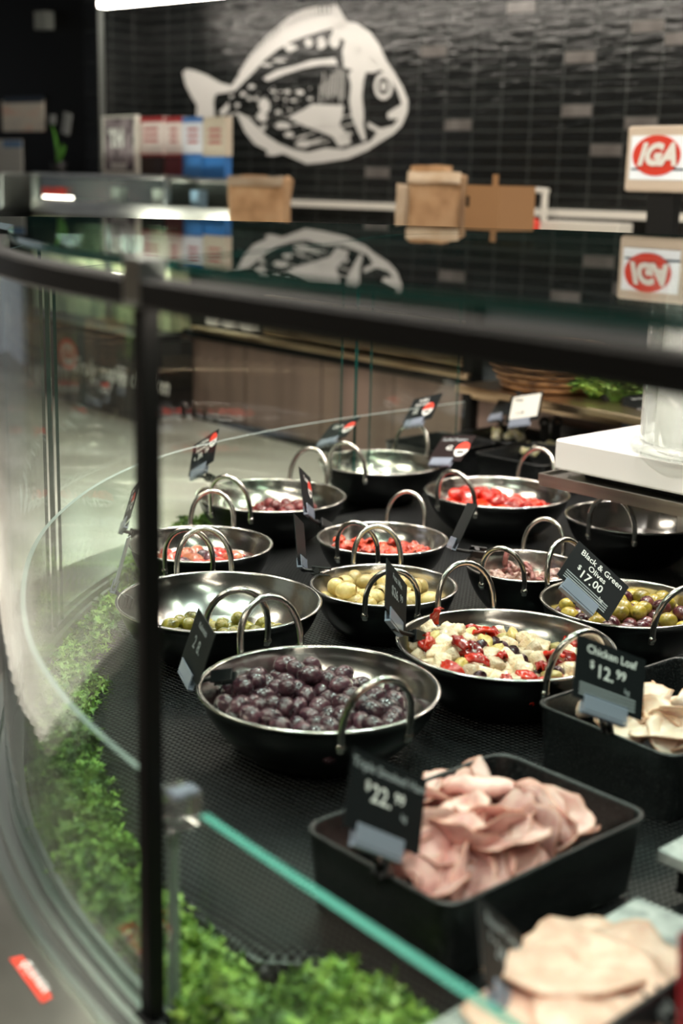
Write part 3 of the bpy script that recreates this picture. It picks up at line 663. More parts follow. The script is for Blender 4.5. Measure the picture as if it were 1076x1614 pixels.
def curl_mesh(name, mat, L, Wd, seed, th=.003, turns=.8):
    """curled strip of pepper, tomato or tentacle"""
    rg = random.Random(seed); n, k = 14, 6; m = MB(); vs = []
    for i in range(n + 1):
        u = i / n; a = turns * math.pi * (u - .5); w = Wd * (.35 + .65 * math.sin(math.pi * min(1, max(0, .08 + u * .84))))
        cx = math.sin(a) * L * .6; cz = (math.cos(a)) * L * .35
        for j in range(k + 1):
            t = j / k - .5; z = cz + (1 - 4 * t * t) * Wd * .18 + noise.noise(Vector((u * 5, t * 4, seed))) * Wd * .35
            vs.append((cx + noise.noise(Vector((u * 3, t * 3, seed + 9))) * Wd * .2, t * w * 1.0, z))
    fs = [(i * (k + 1) + j, (i + 1) * (k + 1) + j, (i + 1) * (k + 1) + j + 1, i * (k + 1) + j + 1) for i in range(n) for j in range(k)]
    nv = len(vs); vs += [(x, y, z - th) for x, y, z in vs]; fs += [tuple(q + nv for q in f[::-1]) for f in fs]
    bd = [(i * (k + 1), (i + 1) * (k + 1)) for i in range(n)] + [((i + 1) * (k + 1) + k, i * (k + 1) + k) for i in range(n)] + [(j + 1, j) for j in range(k)] + [(n * (k + 1) + j, n * (k + 1) + j + 1) for j in range(k)]
    fs += [(b, a, a + nv, b + nv) for a, b in bd]
    m.add(vs, fs, 0, True); return m.mesh(name, M[mat])
st = [curl_mesh('dried_tomato', 'sundried', .022, .018, s_) for s_ in range(4)]
pile('F', [('dried_tomato', q, 'crumpled dark red dried tomato piece in the smaller middle bowl', 'dried tomato', 1) for q in st], .022, .008, .030, 'dried tomatoes in the middle bowl', 3, mound=(-.06, .0, .02, .03), flat=.35, second=.5)
liquid('F', .036, 'oil_red', 'red oil under the dried tomatoes')
for o in [o for o in COL.objects if o.name.startswith('dried_tomato')]: o.rotation_euler.x -= R(90)
pp = [lump_mesh('stuffed_pepper', 'pepper', (.038, .036, .028), s_, 'ball', amp=.3) for s_ in range(4)]
for o in pile('I', [('stuffed_pepper', q, 'round glossy red stuffed pepper in the bowl towards the back', 'pepper', 1) for q in pp], .036, .013, .026, 'red stuffed peppers', 21, edge=.002, mound=(.0, .0, .012, .06), second=.35): o.rotation_euler.x -= R(90)
liquid('I', .036, 'oil_red', 'red oil around the stuffed peppers')
fe = [lump_mesh('feta_cube', 'feta', (.023, .021, .018), s_, 'cube', amp=.18) for s_ in range(4)]
ar = [lump_mesh('artichoke_piece', 'artichoke', (.028, .018, .016), s_, 'ball', amp=.35) for s_ in range(3)]
rp = [curl_mesh('pepper_strip', 'pepper', .03, .017, s_, .0035) for s_ in range(4)]
ko = olive_mesh('black_olive', 'kalamata', .012, .0095, 1)
hp = [('feta_cube', q, 'crumbly white feta cube in the salad bowl', 'cheese', 2.3) for q in fe] + [('artichoke_piece', q, 'yellowish artichoke piece in the feta salad bowl', 'artichoke', .8) for q in ar] + [('pepper_strip', q, 'bright red roasted pepper strip in the feta salad bowl', 'pepper', .8) for q in rp] + [('black_olive', ko, 'small dark pitted olive in the feta salad bowl', 'olive', 2.)]
hg = {'feta_cube': 'feta cubes in the salad', 'artichoke_piece': 'artichoke pieces in the salad', 'pepper_strip': 'red pepper strips in the salad', 'black_olive': 'dark olives in the salad'}
for o in pile('H', hp, .0215, .0095, .022, hg, 31, edge=.004, mound=(-.085, .02, .026, .045), second=.75, flat=.5):
    o.rotation_euler.x -= R(90)
x, y, Rr, h = BOWLS['H']
o = mk('pepper_strip', rp[1], None, (x - .085, y + .062, BASE + h + .012), (R(20), R(-70), R(-60))); tag(o, 'curled red pepper strip sticking up at the back of the feta salad', 'pepper')
liquid('H', .034, 'oil_red', 'reddish oil under the feta salad')
oc = [lump_mesh('octopus_piece', 'octopus', (.034, .022, .016), s_, 'ball', amp=.6) for s_ in range(3)]
ot = [curl_mesh('octopus_tentacle', 'octo_dark', .026, .008, s_, .005, 1.5) for s_ in range(3)]
for o in pile('J', [('octopus_piece', q, 'pinkish octopus chunk in the small bowl of octopus', 'octopus', 2) for q in oc] + [('octopus_tentacle', q, 'thin dark curled tentacle in the small bowl of octopus', 'octopus', 1) for q in ot], .026, .008, .022, {'octopus_piece': 'octopus chunks in the small bowl', 'octopus_tentacle': 'octopus tentacles in the small bowl'}, 6, edge=.007, second=.45): o.rotation_euler.x -= R(90)
x, y, Rr, h = BOWLS['J']
o = mk('octopus_tentacle', ot[0], None, (x - .022, y + .035, BASE + h + .004), (R(15), R(-80), R(30))); tag(o, 'dark tentacle standing up at the back of the octopus bowl', 'octopus')
liquid('J', .026, 'oil_gold', 'golden oil around the octopus')
liquid('L', .045, 'oil', 'dark liquid with floating bits in the bowl under the white board')
x, y, Rr, h = BOWLS['L']; fm = olive_mesh('floating_bit', 'octo_dark', .006, .004)
for k in range(9):
    a = random.uniform(0, 6.3); r_ = random.uniform(0, .075); tag(mk('floating_bit', fm, None, (x + r_ * math.cos(a), y + r_ * math.sin(a), BASE + h - .0445), (R(90), 0, a)), 'small bit floating in the dark liquid', 'food scrap', 'bits in the dark liquid')

# ------------------------------------------------------------------ black trays
def rrect(w, d, r, n=5):
    out = []
    for cx, cy, a0 in ((w / 2 - r, d / 2 - r, 0), (-w / 2 + r, d / 2 - r, 90), (-w / 2 + r, -d / 2 + r, 180), (w / 2 - r, -d / 2 + r, 270)):
        for k in range(n + 1):
            a = R(a0 + 90 * k / n); out.append((cx + r * math.cos(a), cy + r * math.sin(a)))
    return out
def tray_mesh(w, d, h, r=.022, sl=.008, t=.004):
    m = MB(); lv = []
    for dx, z, rr in ((-sl * 2, 0, r * .7), (-sl * 1.8, 0.002, r * .8), (-sl * .9, h * .5, r * .9), (0, h - .003, r), (.003, h - .002, r), (.003, h, r), (-.001, h + .001, r), (-t * 1.6, h, r), (-t * 2, h - .003, r * .9), (-sl - t * 2, h * .5, r * .85), (-sl * 1.8 - t * 2, t + .001, r * .7), (-sl * 2 - t * 2.4, t, r * .6)):
        lv.append([(x, y, z) for x, y in rrect(w + dx, d + dx, rr)])
    n = len(lv[0]); vs = [v for l_ in lv for v in l_]; fs = []
    for k in range(len(lv) - 1):
        for i in range(n): j = (i + 1) % n; fs.append((k * n + i, k * n + j, (k + 1) * n + j, (k + 1) * n + i))
    m.add(vs, fs, 0, True); m.add(lv[0], [tuple(range(n))[::-1]]); m.add(lv[-1], [tuple(range(n))]); return m
def tray(cx, cy, ang, w, d, h, label, z=BASE):
    o = tray_mesh(w, d, h).build('melamine_tray', M['tray'], None, (cx, cy, z), (0, 0, R(ang)))
    return tag(o, label, 'tray', 'black trays in the case')
tray(.141, 1.222, 42, .288, .198, .083, 'black speckled tray of smoked ham, the nearest tray in the case')
tray(.412, 1.552, 40, .288, .205, .083, 'black speckled tray of pale chicken loaf at the right edge, behind the ham tray')
def FT(px, py, z=1.0): p = at(px, py, z); return p.x, p.y
x, y = FT(694, 694); tray(x, y, 44, .21, .19, .08, 'small black tray behind the empty bowl and the stuffed pepper card')
x, y = FT(846, 716); tray(x, y, 44, .22, .20, .085, 'black tray with pale cheese cubes just left of the white board')
x, y = FT(800, 681); tray(x, y, 44, .21, .18, .08, 'black tray with cheese under the pale framed card, behind the others')
x, y = FT(940, 662); tray(x, y, 44, .25, .20, .08, 'black tray at the far right back under the two small cards')
c5 = at(1012, 1640, 1.0); tray(c5.x + .085, c5.y - .02, 44, .20, .17, .075, 'black tray corner beside the red card at the bottom right edge', z=.945)

# ------------------------------------------------------------------ sliced meats
def slice_mesh(name, mat, rad, seed, fold=1., ell=1.25, rings=7, seg=30):
    rg = random.Random(seed); vs = [(0, 0, 0)]; rim = [0.]
    for i in range(1, rings + 1):
        for k in range(seg):
            a = 2 * math.pi * k / seg; r = rad * i / rings * (1 + .24 * noise.noise(Vector((math.cos(a) * 1.3, math.sin(a) * 1.3, seed))) + .09 * noise.noise(Vector((math.cos(a) * 4, math.sin(a) * 5, seed))))
            vs.append((r * math.cos(a) * ell, r * math.sin(a), 0)); rim.append(i / rings)
    fs = [(0, 1 + k, 1 + (k + 1) % seg) for k in range(seg)]
    for i in range(rings - 1):
        for k in range(seg): a = 1 + i * seg; b = a + seg; k2 = (k + 1) % seg; fs.append((a + k, b + k, b + k2, a + k2))
    out = []
    a1 = rg.uniform(-.6, .6); c1 = rad * rg.uniform(-.15, .3); tot = R(150) * fold * rg.uniform(.75, 1.15); rho = rad * rg.uniform(.16, .3)
    for v in vs:
        p = Vector(v); u = p.x * math.sin(a1) + p.y * math.cos(a1); w = p.x * math.cos(a1) - p.y * math.sin(a1); z = 0
        rr_ = rho * (1 + .35 * w / rad); d = u - c1
        if d > 0 and fold > .05:
            th = min(d / rr_, tot); ex = max(0, d - tot * rr_); u = c1 + rr_ * math.sin(th) + ex * math.cos(th); z = rr_ * (1 - math.cos(th)) + ex * math.sin(th)
        z += rad * .22 * noise.noise(Vector((w / rad * 1.4, u / rad * 1.4, seed + 3))) + rad * .05 * noise.noise(Vector((w / rad * 5, u / rad * 5, seed)))
        z += .35 * (w * w) / rad * .3 * (1 if seed % 2 else -1) * min(1, fold)
        out.append((w, u, z))
    m = MB().add(out, fs, 0, True); me = m.mesh(name, M[mat]); at_ = me.attributes.new('rim', 'FLOAT', 'POINT')
    for i, r_ in enumerate(rim): at_.data[i].value = r_
    return me
def solid(o, t): md = o.modifiers.new('thickness', 'SOLIDIFY'); md.thickness = t; md.offset = 0; return o
hm = [slice_mesh('ham_slice', 'ham', .035, s_, [.9, .5, .2, 1.0, .1, .35, .05][s_ % 7]) for s_ in range(10)]
rg = random.Random(5); k = 0
HAM = [(662, 1390, .965, 0), (712, 1400, .975, 1), (768, 1385, .97, 2), (700, 1345, .985, 3), (820, 1345, .965, 1), (870, 1320, .96, 2), (650, 1340, .972, 4), (760, 1330, .995, 5), (822, 1310, .985, 0), (720, 1300, 1.0, 6), (765, 1285, 1.004, 2), (690, 1268, .985, 3), (800, 1290, .995, 4), (850, 1290, .99, 1), (715, 1255, .985, 5), (763, 1240, .985, 0), (868, 1290, .985, 5), (668, 1300, .98, 6), (735, 1370, .985, 4), (790, 1355, .985, 3), (705, 1410, .975, 7), (836, 1330, .985, 8), (680, 1335, .992, 9), (770, 1310, 1.006, 4), (735, 1330, 1.0, 0)]
WH = ['at the front corner', 'near the front edge', 'in the middle', 'at the back', 'at the right end', 'on top of the heap']
HAM = HAM + [(x_ + rg.uniform(-26, 26), y_ + rg.uniform(-4, 16), z_ + rg.uniform(-.004, .008), (q_ + 3) % 10) for x_, y_, z_, q_ in HAM[3:24:2]]
for px, py, z, q in HAM:
    p = at(px, py, z); o = mk('ham_slice', hm[q], None, p, (rg.gauss(.15, .45), rg.gauss(0, .4), rg.uniform(0, 6.3))); solid(o, .0016)
    tag(o, 'folded pink slice of smoked ham heaped in the nearest black tray', 'ham slice', 'smoked ham slices in the near tray')
lmsh = [slice_mesh('chicken_loaf_slice', 'loaf', .036, s_ + 20, [1.2, 1.0, 1.3, .9, .8][s_ % 5]) for s_ in range(5)]
for i, (px, py, z) in enumerate([(945, 1112, .968), (985, 1140, .985), (1040, 1158, .985), (1010, 1135, .99), (1060, 1140, .995), (1030, 1118, .98), (1075, 1115, .985), (960, 1120, .975), (1085, 1165, .99), (1010, 1110, .97), (1050, 1145, 1.005), (1000, 1130, 1.0), (975, 1112, .972), (1075, 1168, .99)]):
    p = at(px, py, z); o = mk('chicken_loaf_slice', lmsh[i % 5], None, p, (rg.gauss(.1, .25), rg.gauss(0, .25), rg.uniform(0, 6.3))); solid(o, .0022)
    tag(o, 'pale rolled slice of chicken loaf in the tray at the right', 'meat slice', 'chicken loaf slices in the right tray')
# marble boards on risers with sliced turkey
def board(corner, ang, w, d, z, label, mat='marble', th=.014):
    c = Vector((corner.x, corner.y, 0)); a = R(ang); u = Vector((math.cos(a), math.sin(a), 0)); v = Vector((math.sin(a), -math.cos(a), 0))
    ctr = c - u * w / 2 + v * d / 2
    m = MB(); m.box((0, 0, 0), (w, d, th)); o = m.build('marble_board', M[mat], None, (ctr.x, ctr.y, z - th / 2), (0, 0, a)); bevel(o, .002); tag(o, label, 'board')
    m = MB(); m.box((0, 0, 0), (w - .03, d - .03, z - th - BASE - .0006)); r_ = m.build('riser', M['black'], None, (ctr.x, ctr.y, (z - th + BASE) / 2), (0, 0, a)); bevel(r_, .003); tag(r_, 'black riser under the ' + label.split(' corner')[0].split(' carrying')[0] + (' with the turkey' if 'turkey' in label else ' at the right edge'), 'riser'); return ctr
board(at(1005, 1412, .965), 45, .34, .21, .965, 'grey marble board carrying the sliced turkey at the bottom right')
b2 = at(1035, 1338, .965); u45 = Vector((math.cos(R(43)), math.sin(R(43)), 0))
board(b2 + u45 * .26, 43, .26, .2, .965, 'grey marble board corner at the right beside the ham tray')
ts = [slice_mesh('turkey_slice', 'turkey', .052, s_ + 40, .0, 1.3) for s_ in range(5)]
for i, (px, py, z) in enumerate([(1000, 1600, .968), (930, 1600, .970), (990, 1560, .972), (900, 1570, .975), (960, 1545, .978), (890, 1535, .981), (985, 1530, .984), (920, 1510, .987), (880, 1600, .990), (960, 1580, .993), (900, 1520, .996)]):
    p = at(px, py, z + .003); o = mk('turkey_slice', ts[i % 5], None, p, (rg.gauss(0, .06), rg.gauss(0, .06), R(40) + rg.gauss(0, .5))); solid(o, .003)
    tag(o, 'flat pale pink turkey slice lying overlapped on the marble board', 'meat slice', 'turkey slices on the marble board')
ck = [lump_mesh('cheese_cube', 'cream', (.02, .018, .015), s_, 'cube', amp=.3) for s_ in range(3)]
for (cx, cy, n, lb_, gp) in ((846, 707, 16, 'pale cheese cube in the tray left of the white board', 'cheese cubes in the tray by the white board'), (806, 684, 12, 'pale cheese cube in the tray under the framed card', 'cheese cubes under the framed card')):
    for k in range(n):
        p = at(cx + rg.uniform(-26, 26), cy + rg.uniform(-7, 7), .985); o = mk('cheese_cube', ck[k % 3], None, p, (rg.uniform(-.5, .5), rg.uniform(-.5, .5), rg.uniform(0, 6))); tag(o, lb_, 'cheese', gp)

# ------------------------------------------------------------------ raised white board and jar
e1 = Vector((.68, -.733, 0)).normalized(); e2 = Vector((.733, .68, 0)).normalized(); A0 = at(875, 690, 1.17); A0.z = 0
angb = math.atan2(e1.y, e1.x)
stand = empty('raised_steel_shelf', A0, angb, 'raised square steel shelf on a leg, over the bowl of dark liquid', 'shelf')
m = MB(); m.box((.21, .19, 1.092), (.45, .42, .016)); m.box((.21, -.02, 1.100), (.45, .006, .012)); m.box((-.014, .19, 1.100), (.006, .42, .012)); m.build('shelf_plate', M['brushed'], stand)
lg = at(1069, 900, BASE); ll = stand.matrix_world
rel = Vector((lg.x, lg.y, 0)) - A0
m = MB(); m.box((rel.dot(e1) + .02, rel.dot(e2), (BASE + 1.084) / 2), (.05, .02, 1.084 - BASE)); m.build('leg', M['brushed'], stand)
m = MB(); m.box((.2, .2, 1.107), (.32, .32, .0135)); m.build('spacer', M['black'], stand)
wb = MB().box((.205, .205, 0), (.41, .41, .054)).build('white_board', M['white_board'], None, (A0.x, A0.y, 1.1415), (0, 0, angb)); bevel(wb, .004); tag(wb, 'thick white block on the raised steel shelf at the right', 'board')
jc = at(1112, 712, 1.1692)
jar = empty('acrylic_dome', (jc.x, jc.y, 1.169), 0, 'clear acrylic cylinder with a thick ring base on the white block', 'jar')
m = MB(); m.lathe([(.105, 0), (.128, 0), (.130, .008), (.124, .016), (.106, .018), (.105, 0)], 56); m.build('ring_base', M['jar_glass'], jar)
m = MB(); m.lathe([(.112, .018), (.112, .30), (.108, .30), (.108, .018), (.112, .018)], 56); m.build('wall', M['jar_glass'], jar)
m = MB(); m.lathe([(.0001, .301), (.114, .301), (.114, .308), (.0001, .308)], 56); m.build('lid', M['white_board'], jar)
m = MB(); m.lathe([(.0001, .002), (.085, .002), (.088, .03), (.085, .25), (.0001, .255)], 40); m.build('highlight_liner', P('highlight_liner', '#e8e6e0', .6), jar)  # white core put in for whitish highlights inside the clear cylinder

# ------------------------------------------------------------------ parsley
def parsley_mesh(seed, nst=44, h=.055, rad=.042):
    rg = random.Random(seed); m = MB()
    for s_ in range(nst):
        a = rg.uniform(0, 6.3); q = rg.random() ** .6; ex = math.cos(a) * rad * q; ey = math.sin(a) * rad * q; ez = h * (1 - .55 * q * q) * rg.uniform(.7, 1.1)
        top = Vector((ex, ey, ez)); base = Vector((ex * .25, ey * .25, 0))
        m.tube([base, base.lerp(top, .55) + Vector((0, 0, .006)), top], [.0011, .0008, .0005], 4, 1, caps=False)
        for b_ in range(rg.randint(6, 9)):
            c = top + Vector((rg.gauss(0, .006), rg.gauss(0, .006), rg.gauss(0, .005)))
            nrm = (Vector((ex * 6, ey * 6, .6)) + Vector((rg.gauss(0, .5), rg.gauss(0, .5), rg.gauss(0, .4)))).normalized()
            t1 = nrm.orthogonal().normalized(); t2 = nrm.cross(t1); ph = rg.uniform(0, 6.3); sz = rg.uniform(.0045, .0085); vs = [c]
            n = 11
            for k in range(n):
                aa = ph + 2 * math.pi * k / n * .85; rr = sz * (1.15 if k % 2 else .55) * (1.2 if k % 4 == 1 else 1)
                vs.append(c + (t1 * math.cos(aa) + t2 * math.sin(aa)) * rr + nrm * (rg.uniform(-.3, .45) * sz))
            m.add(vs, [(0, k + 1, k + 2) for k in range(n - 1)], 0, True)
    return m.mesh('parsley_bunch', [M['leaf'], M['stem']])
pm = [parsley_mesh(s_) for s_ in range(4)]
seen = []
def parsley(x, y, z, s_, lb_, gp, sq=1.):
    o = mk('parsley_bunch', random.choice(pm), None, (x, y, z), (random.gauss(0, .15), random.gauss(0, .15), random.uniform(0, 6.3))); o.scale = (s_, s_, s_ * sq)
    tag(o, lb_, 'parsley', gp)
tot = 0
for i in range(6, len(OUT) - 6):
    p_ = OUT[i]
    tot += (OUT[i] - OUT[i - 1]).length
    if tot < .034: continue
    tot = 0
    if p_.x > -.16 and p_.y > 2.6: continue
    w = dm(i)
    if i < I_POST - 2:
        gp = 'parsley bunches right of the post in the front channel'; lb_ = 'bright curly parsley bunch in the front channel right of the black post'
        fr = (i / I_POST)
        offs = (.05, .09, .13) if fr < .74 else ((.09, .12) if fr < .86 else (.047,))
    elif p_.y < 2.0: gp = 'parsley bunches along the curved glass'; lb_ = 'curly parsley bunch between the curved glass and the black mat, left of the post'; offs = (.042, .068)
    else: gp = 'parsley bunches at the far curve'; lb_ = 'curly parsley bunch at the far left curve of the case'; offs = (.038,)
    for q in offs:
        v = p_ + NRM[i] * min(q, w + .0) ; parsley(v.x + random.uniform(-.005, .005), v.y + random.uniform(-.005, .005), .879, random.uniform(.85, 1.1) * (1.12 if i < I_POST else (.88 if p_.y < 2 else .8)), lb_, gp)
for px, py in ((300, 815), (330, 812), (352, 822), (215, 880), (200, 905), (235, 860)):
    p = at(px, py + 22, .90); parsley(p.x, p.y, .885, .8, 'curly parsley bunch at the far left curve of the case', 'parsley bunches at the far curve')

# ------------------------------------------------------------------ price cards
def card(quad, D, tgt, label, lines=(), mat='card', logo=None, bars=None, a0=.098, b0=.070, tz=None, inset=None, name='price_card'):
    """quad TL,TR,BR,BL as seen; D distance; the card keeps its real size and is turned to suit"""
    q = [Vector(p) for p in quad]; cxy = sum(q, Vector((0, 0))) / 4; P0 = aty(cxy.x, cxy.y, D); w = (P0 - Vector((0, 0, EYE))).dot(fwd)
    ui = ((q[1] - q[0]) + (q[2] - q[3])) / 2 * w / F_PX; vi = ((q[0] - q[3]) + (q[1] - q[2])) / 2 * w / F_PX
    ux, uy, vx, vy = ui.x, -ui.y, vi.x, -vi.y
    a, b = max(a0, math.hypot(ux, uy) * 1.001), max(b0, math.hypot(vx, vy) * 1.001)
    uz = math.sqrt(a * a - ux * ux - uy * uy); vz = math.sqrt(b * b - vx * vx - vy * vy); best = None
    for s1 in (1, -1):
        for s2 in (1, -1):
            u = rt * ux + upv * uy - fwd * (uz * s1); v = rt * vx + upv * vy - fwd * (vz * s2)
            n = u.cross(v); 
            if n.length < 1e-9: continue
            n.normalize(); cost = abs(u.normalized().dot(v.normalized())) - .25 * n.z + (1 if n.dot(fwd) > .02 else 0)
            if best is None or cost < best[0]: best = (cost, u, v, n)
    _, u, v, n = best; u = u.normalized(); v = (v - u * v.dot(u)).normalized(); n = u.cross(v)
    root = bpy.data.objects.new(name, None); COL.objects.link(root); root.empty_display_size = .03
    ori = P0 - v * b / 2; frame3(root, u, v, ori); tag(root, label, 'price card')
    m = MB(); m.box((0, b / 2, 0), (a, b, .0012)); m.build('card', M[mat], root)
    if inset: m = MB(); m.box((a * .02, b * .53, .0008), (a * .86, b * .82, .0006)); m.build('pale_face', M['card_light'], root)
    for (txt, x, y, sz, mt) in lines:
        o = mk('lettering', text_mesh(txt, M[mt], sz * b, bold=.012 * sz * b), root, (x * a, y * b, .0013))
    if logo:
        lx, ly, r_ = logo; m = MB(); m.lathe([(.0001, .0003), (r_ * b, .0003)], 20, (lx * a, ly * b, .001)); d = m.build('logo', M['white_ink'], root)
        m = MB(); pts = [(lx * a + r_ * b * math.cos(R(k)), ly * b + r_ * b * math.sin(R(k))) for k in range(0, 181, 12)]; m.prism(pts, .0016, .0018); m.build('logo_cap', M['red_ink'], root)
        m = MB(); m.box((lx * a, ly * b - r_ * b * .4, .0016), (r_ * b, r_ * b * .3, .0004)); m.build('logo_band', M['card'], root)
    if bars:
        m = MB()
        for k in range(4): m.box((-.02 * a, b * (.09 + .055 * k), .0011), (a * .8, b * .024, .0005))
        m.build('stripes', M['grey_ink'], root)
    m = MB(); m.box((-a * .05, -.002, .0035), (a * .62, .017, .0016)); m.box((-a * .05, -.006, -.003), (a * .62, .014, .0016)); m.box((-a * .05, -.0125, 0), (a * .62, .003, .008)); bevel(m.build('clear_holder', M['clear'], root), .0006)
    T = at(tgt[0], tgt[1], tz or 1.003); inv = root.matrix_world.inverted(); L = inv @ T
    if L.length > .075: L = L.normalized() * .075
    s_ = Vector((-a * .05, -.013, -.001)); md2 = s_.lerp(L, .5) + Vector((0, 0, -.003))
    m = MB(); m.tube([s_, md2, L], [.0035, .0028, .0035], 8); arm = m.build('clip_arm', M['black'], root)
    dirn = (L - s_).normalized(); m = MB(); rotm = dirn.to_track_quat('Y', 'Z').to_matrix()
    for s2 in (-1, 1): m.box(L + rotm @ Vector((0, .006, s2 * .0055)), (.016, .030, .003), rotm)
    m.tube([L + rotm @ Vector((-.009, 0, 0)), L + rotm @ Vector((.009, 0, 0))], .0048, 10); bevel(m.build('clamp', M['black'], root), .0008)
    return root
W_, G_ = 'white_ink', 'grey_ink'
card([(560, 1180), (686, 1247), (651, 1352), (537, 1276)], 1.12, (603, 1372), 'black chalkboard card for triple smoked ham at $22.99, clipped to the near tray', [('Triple Smoked Ham', 0, .83, .17, G_), ('$', -.27, .6, .17, W_), ('22.', -.08, .52, .32, W_), ('99', .16, .58, .2, W_), ('kg', .24, .38, .12, G_)], bars=False)
card([(912, 1003), (1033, 1046), (1008, 1138), (889, 1086)], 1.40, (955, 1150), 'black card for chicken loaf at $12.99, clipped to the right tray', [('Chicken Loaf', 0, .83, .19, W_), ('$', -.27, .6, .17, W_), ('12.', -.08, .52, .3, W_), ('99', .15, .58, .21, W_), ('kg', .25, .36, .12, G_)], bars=True)
card([(915, 853), (995, 926), (955, 979), (873, 904)], 1.84, (908, 950), 'black card for black and green olives at $17.00, tilted over the mixed olive bowl', [('Black & Green', .02, .84, .19, W_), ('Olives', .0, .66, .18, W_), ('$', -.28, .5, .16, W_), ('17.', -.12, .42, .28, W_), ('00', .1, .44, .25, W_), ('kg', .24, .26, .12, W_)], bars=True, logo=None)
card([(754, 1415), (846, 1520), (837, 1613), (744, 1495)], .965, (800, 1640), 'dark card seen nearly edge on, standing in front of the turkey slices', [('Shaved Turkey', 0, .8, .17, G_), ('$', -.3, .6, .14, G_), ('24.', -.1, .5, .28, G_), ('99', .16, .55, .2, G_)], tz=.965)
card([(611, 885), (645, 926), (639, 1001), (601, 946)], 1.76, (655, 1003), 'dark grey card at an angle, on the left rim of the feta salad bowl', [('Feta Mix', 0, .8, .18, G_), ('$26.', -.08, .5, .28, G_), ('99', .22, .55, .2, G_)])
card([(311, 973), (350, 996), (313, 1076), (275, 1034)], 1.60, (345, 1068), 'dark card with a faint price on the left rim of the nearest kalamata bowl', [('Kalamata', 0, .83, .16, G_), ('2', -.16, .5, .32, G_), ('8.', .08, .5, .32, G_)])
card([(297, 702), (343, 680), (344, 725), (299, 749)], 2.60, (338, 762), 'black card for red wine kalamata at $39.99 with a red logo, far left bowl', [('Red Wine', -.1, .85, .17, W_), ('Kalamata', -.08, .68, .17, W_), ('$', -.33, .46, .14, W_), ('39.', -.1, .45, .26, W_), ('99', .15, .5, .2, W_)], logo=(.36, .72, .21), bars=False)
card([(198, 775), (226, 757), (215, 814), (187, 831)], 2.28, (213, 842), 'black card with a red logo at the left rim of the pink olive bowl', [('Damas', -.05, .85, .16, W_), ('Olives', -.05, .68, .16, W_), ('30.', -.12, .42, .26, W_), ('00', .15, .44, .2, W_)], logo=(.3, .48, .22))
card([(199, 841), (207, 851), (189, 916), (177, 922)], 1.97, (198, 948), 'card edge on with a painted grey reflection, left rim of the green olive bowl', mat='grey_ink')  # grey colour stands in for a reflection on the card's back
card([(523, 664), (565, 660), (548, 688), (497, 702)], 2.93, (522, 712), 'black card with a red and white logo leaning back on the empty bowl', [('Olives', -.1, .7, .2, W_)], logo=(.36, .5, .25))
card([(647, 629), (689, 624), (684, 659), (642, 665)], 3.03, (668, 680), 'small black card with a round pale picture standing behind the empty bowl', [('Stuffed', -.05, .84, .17, W_), ('Vine Leaves', -.05, .68, .15, W_), ('18', -.2, .4, .28, W_)], logo=(.24, .42, .25))
card([(697, 685), (747, 688), (724, 728), (679, 726)], 2.80, (700, 752), 'dark brown card for stuffed peppers, price 43, clipped on the red pepper bowl', [('Stuffed Peppers', -.03, .83, .17, G_), ('43.', -.05, .5, .26, W_)], mat='card_brown', logo=(.34, .45, .28))
card([(477, 743), (488, 757), (494, 806), (474, 790)], 2.38, (508, 826), 'card with a red logo, edge on, at the dried tomato bowl left rim', [('Tomato', 0, .8, .18, W_)], logo=(.25, .6, .22))
card([(465, 812), (479, 831), (480, 888), (469, 873)], 2.10, (500, 900), 'dark card seen edge on at the left rim of the pitted olive bowl')
card([(738, 794), (744, 801), (723, 850), (716, 850)], 2.20, (748, 870), 'pale backed card seen edge on at the left rim of the octopus bowl')
card([(807, 622), (851, 619), (846, 662), (801, 666)], 3.15, (823, 690), 'black framed card with a pale face on the cheese tray', [('Feta', -.2, .8, .2, 'card'), ('11.99', -.1, .3, .16, 'card')], inset=True)
card([(787, 625), (810, 622), (803, 652), (779, 652)], 3.30, (795, 672), 'dark card half hidden behind the pale faced card')
card([(913, 605), (946, 605), (935, 642), (907, 642)], 3.42, (922, 660), 'small black card with white writing, left of the overlapping pair at the back', [('Marinated', 0, .8, .16, W_), ('Feta', 0, .62, .16, W_), ('19.99', 0, .36, .18, W_)])
card([(941, 612), (977, 610), (967, 645), (931, 648)], 3.32, (950, 664), 'small black card with gold writing, right of the overlapping pair at the back', [('Haloumi', 0, .8, .15, G_)], logo=(.3, .45, .2))
card([(989, 622), (1022, 620), (1016, 666), (982, 667)], 3.10, (1000, 684), 'dark card behind the white block, left of the acrylic cylinder', [('Pesto Salad', 0, .85, .13, G_), ('$14.99', 0, .4, .2, G_)])
card([(1012, 598), (1036, 598), (1032, 622), (1009, 621)], 3.55, (1018, 640), 'dark card at the very back right, partly behind the acrylic cylinder')
card([(1063, 1458), (1150, 1500), (1120, 1625), (1030, 1582)], .90, (1050, 1600), 'plain red card at the bottom right corner', mat='card_red')

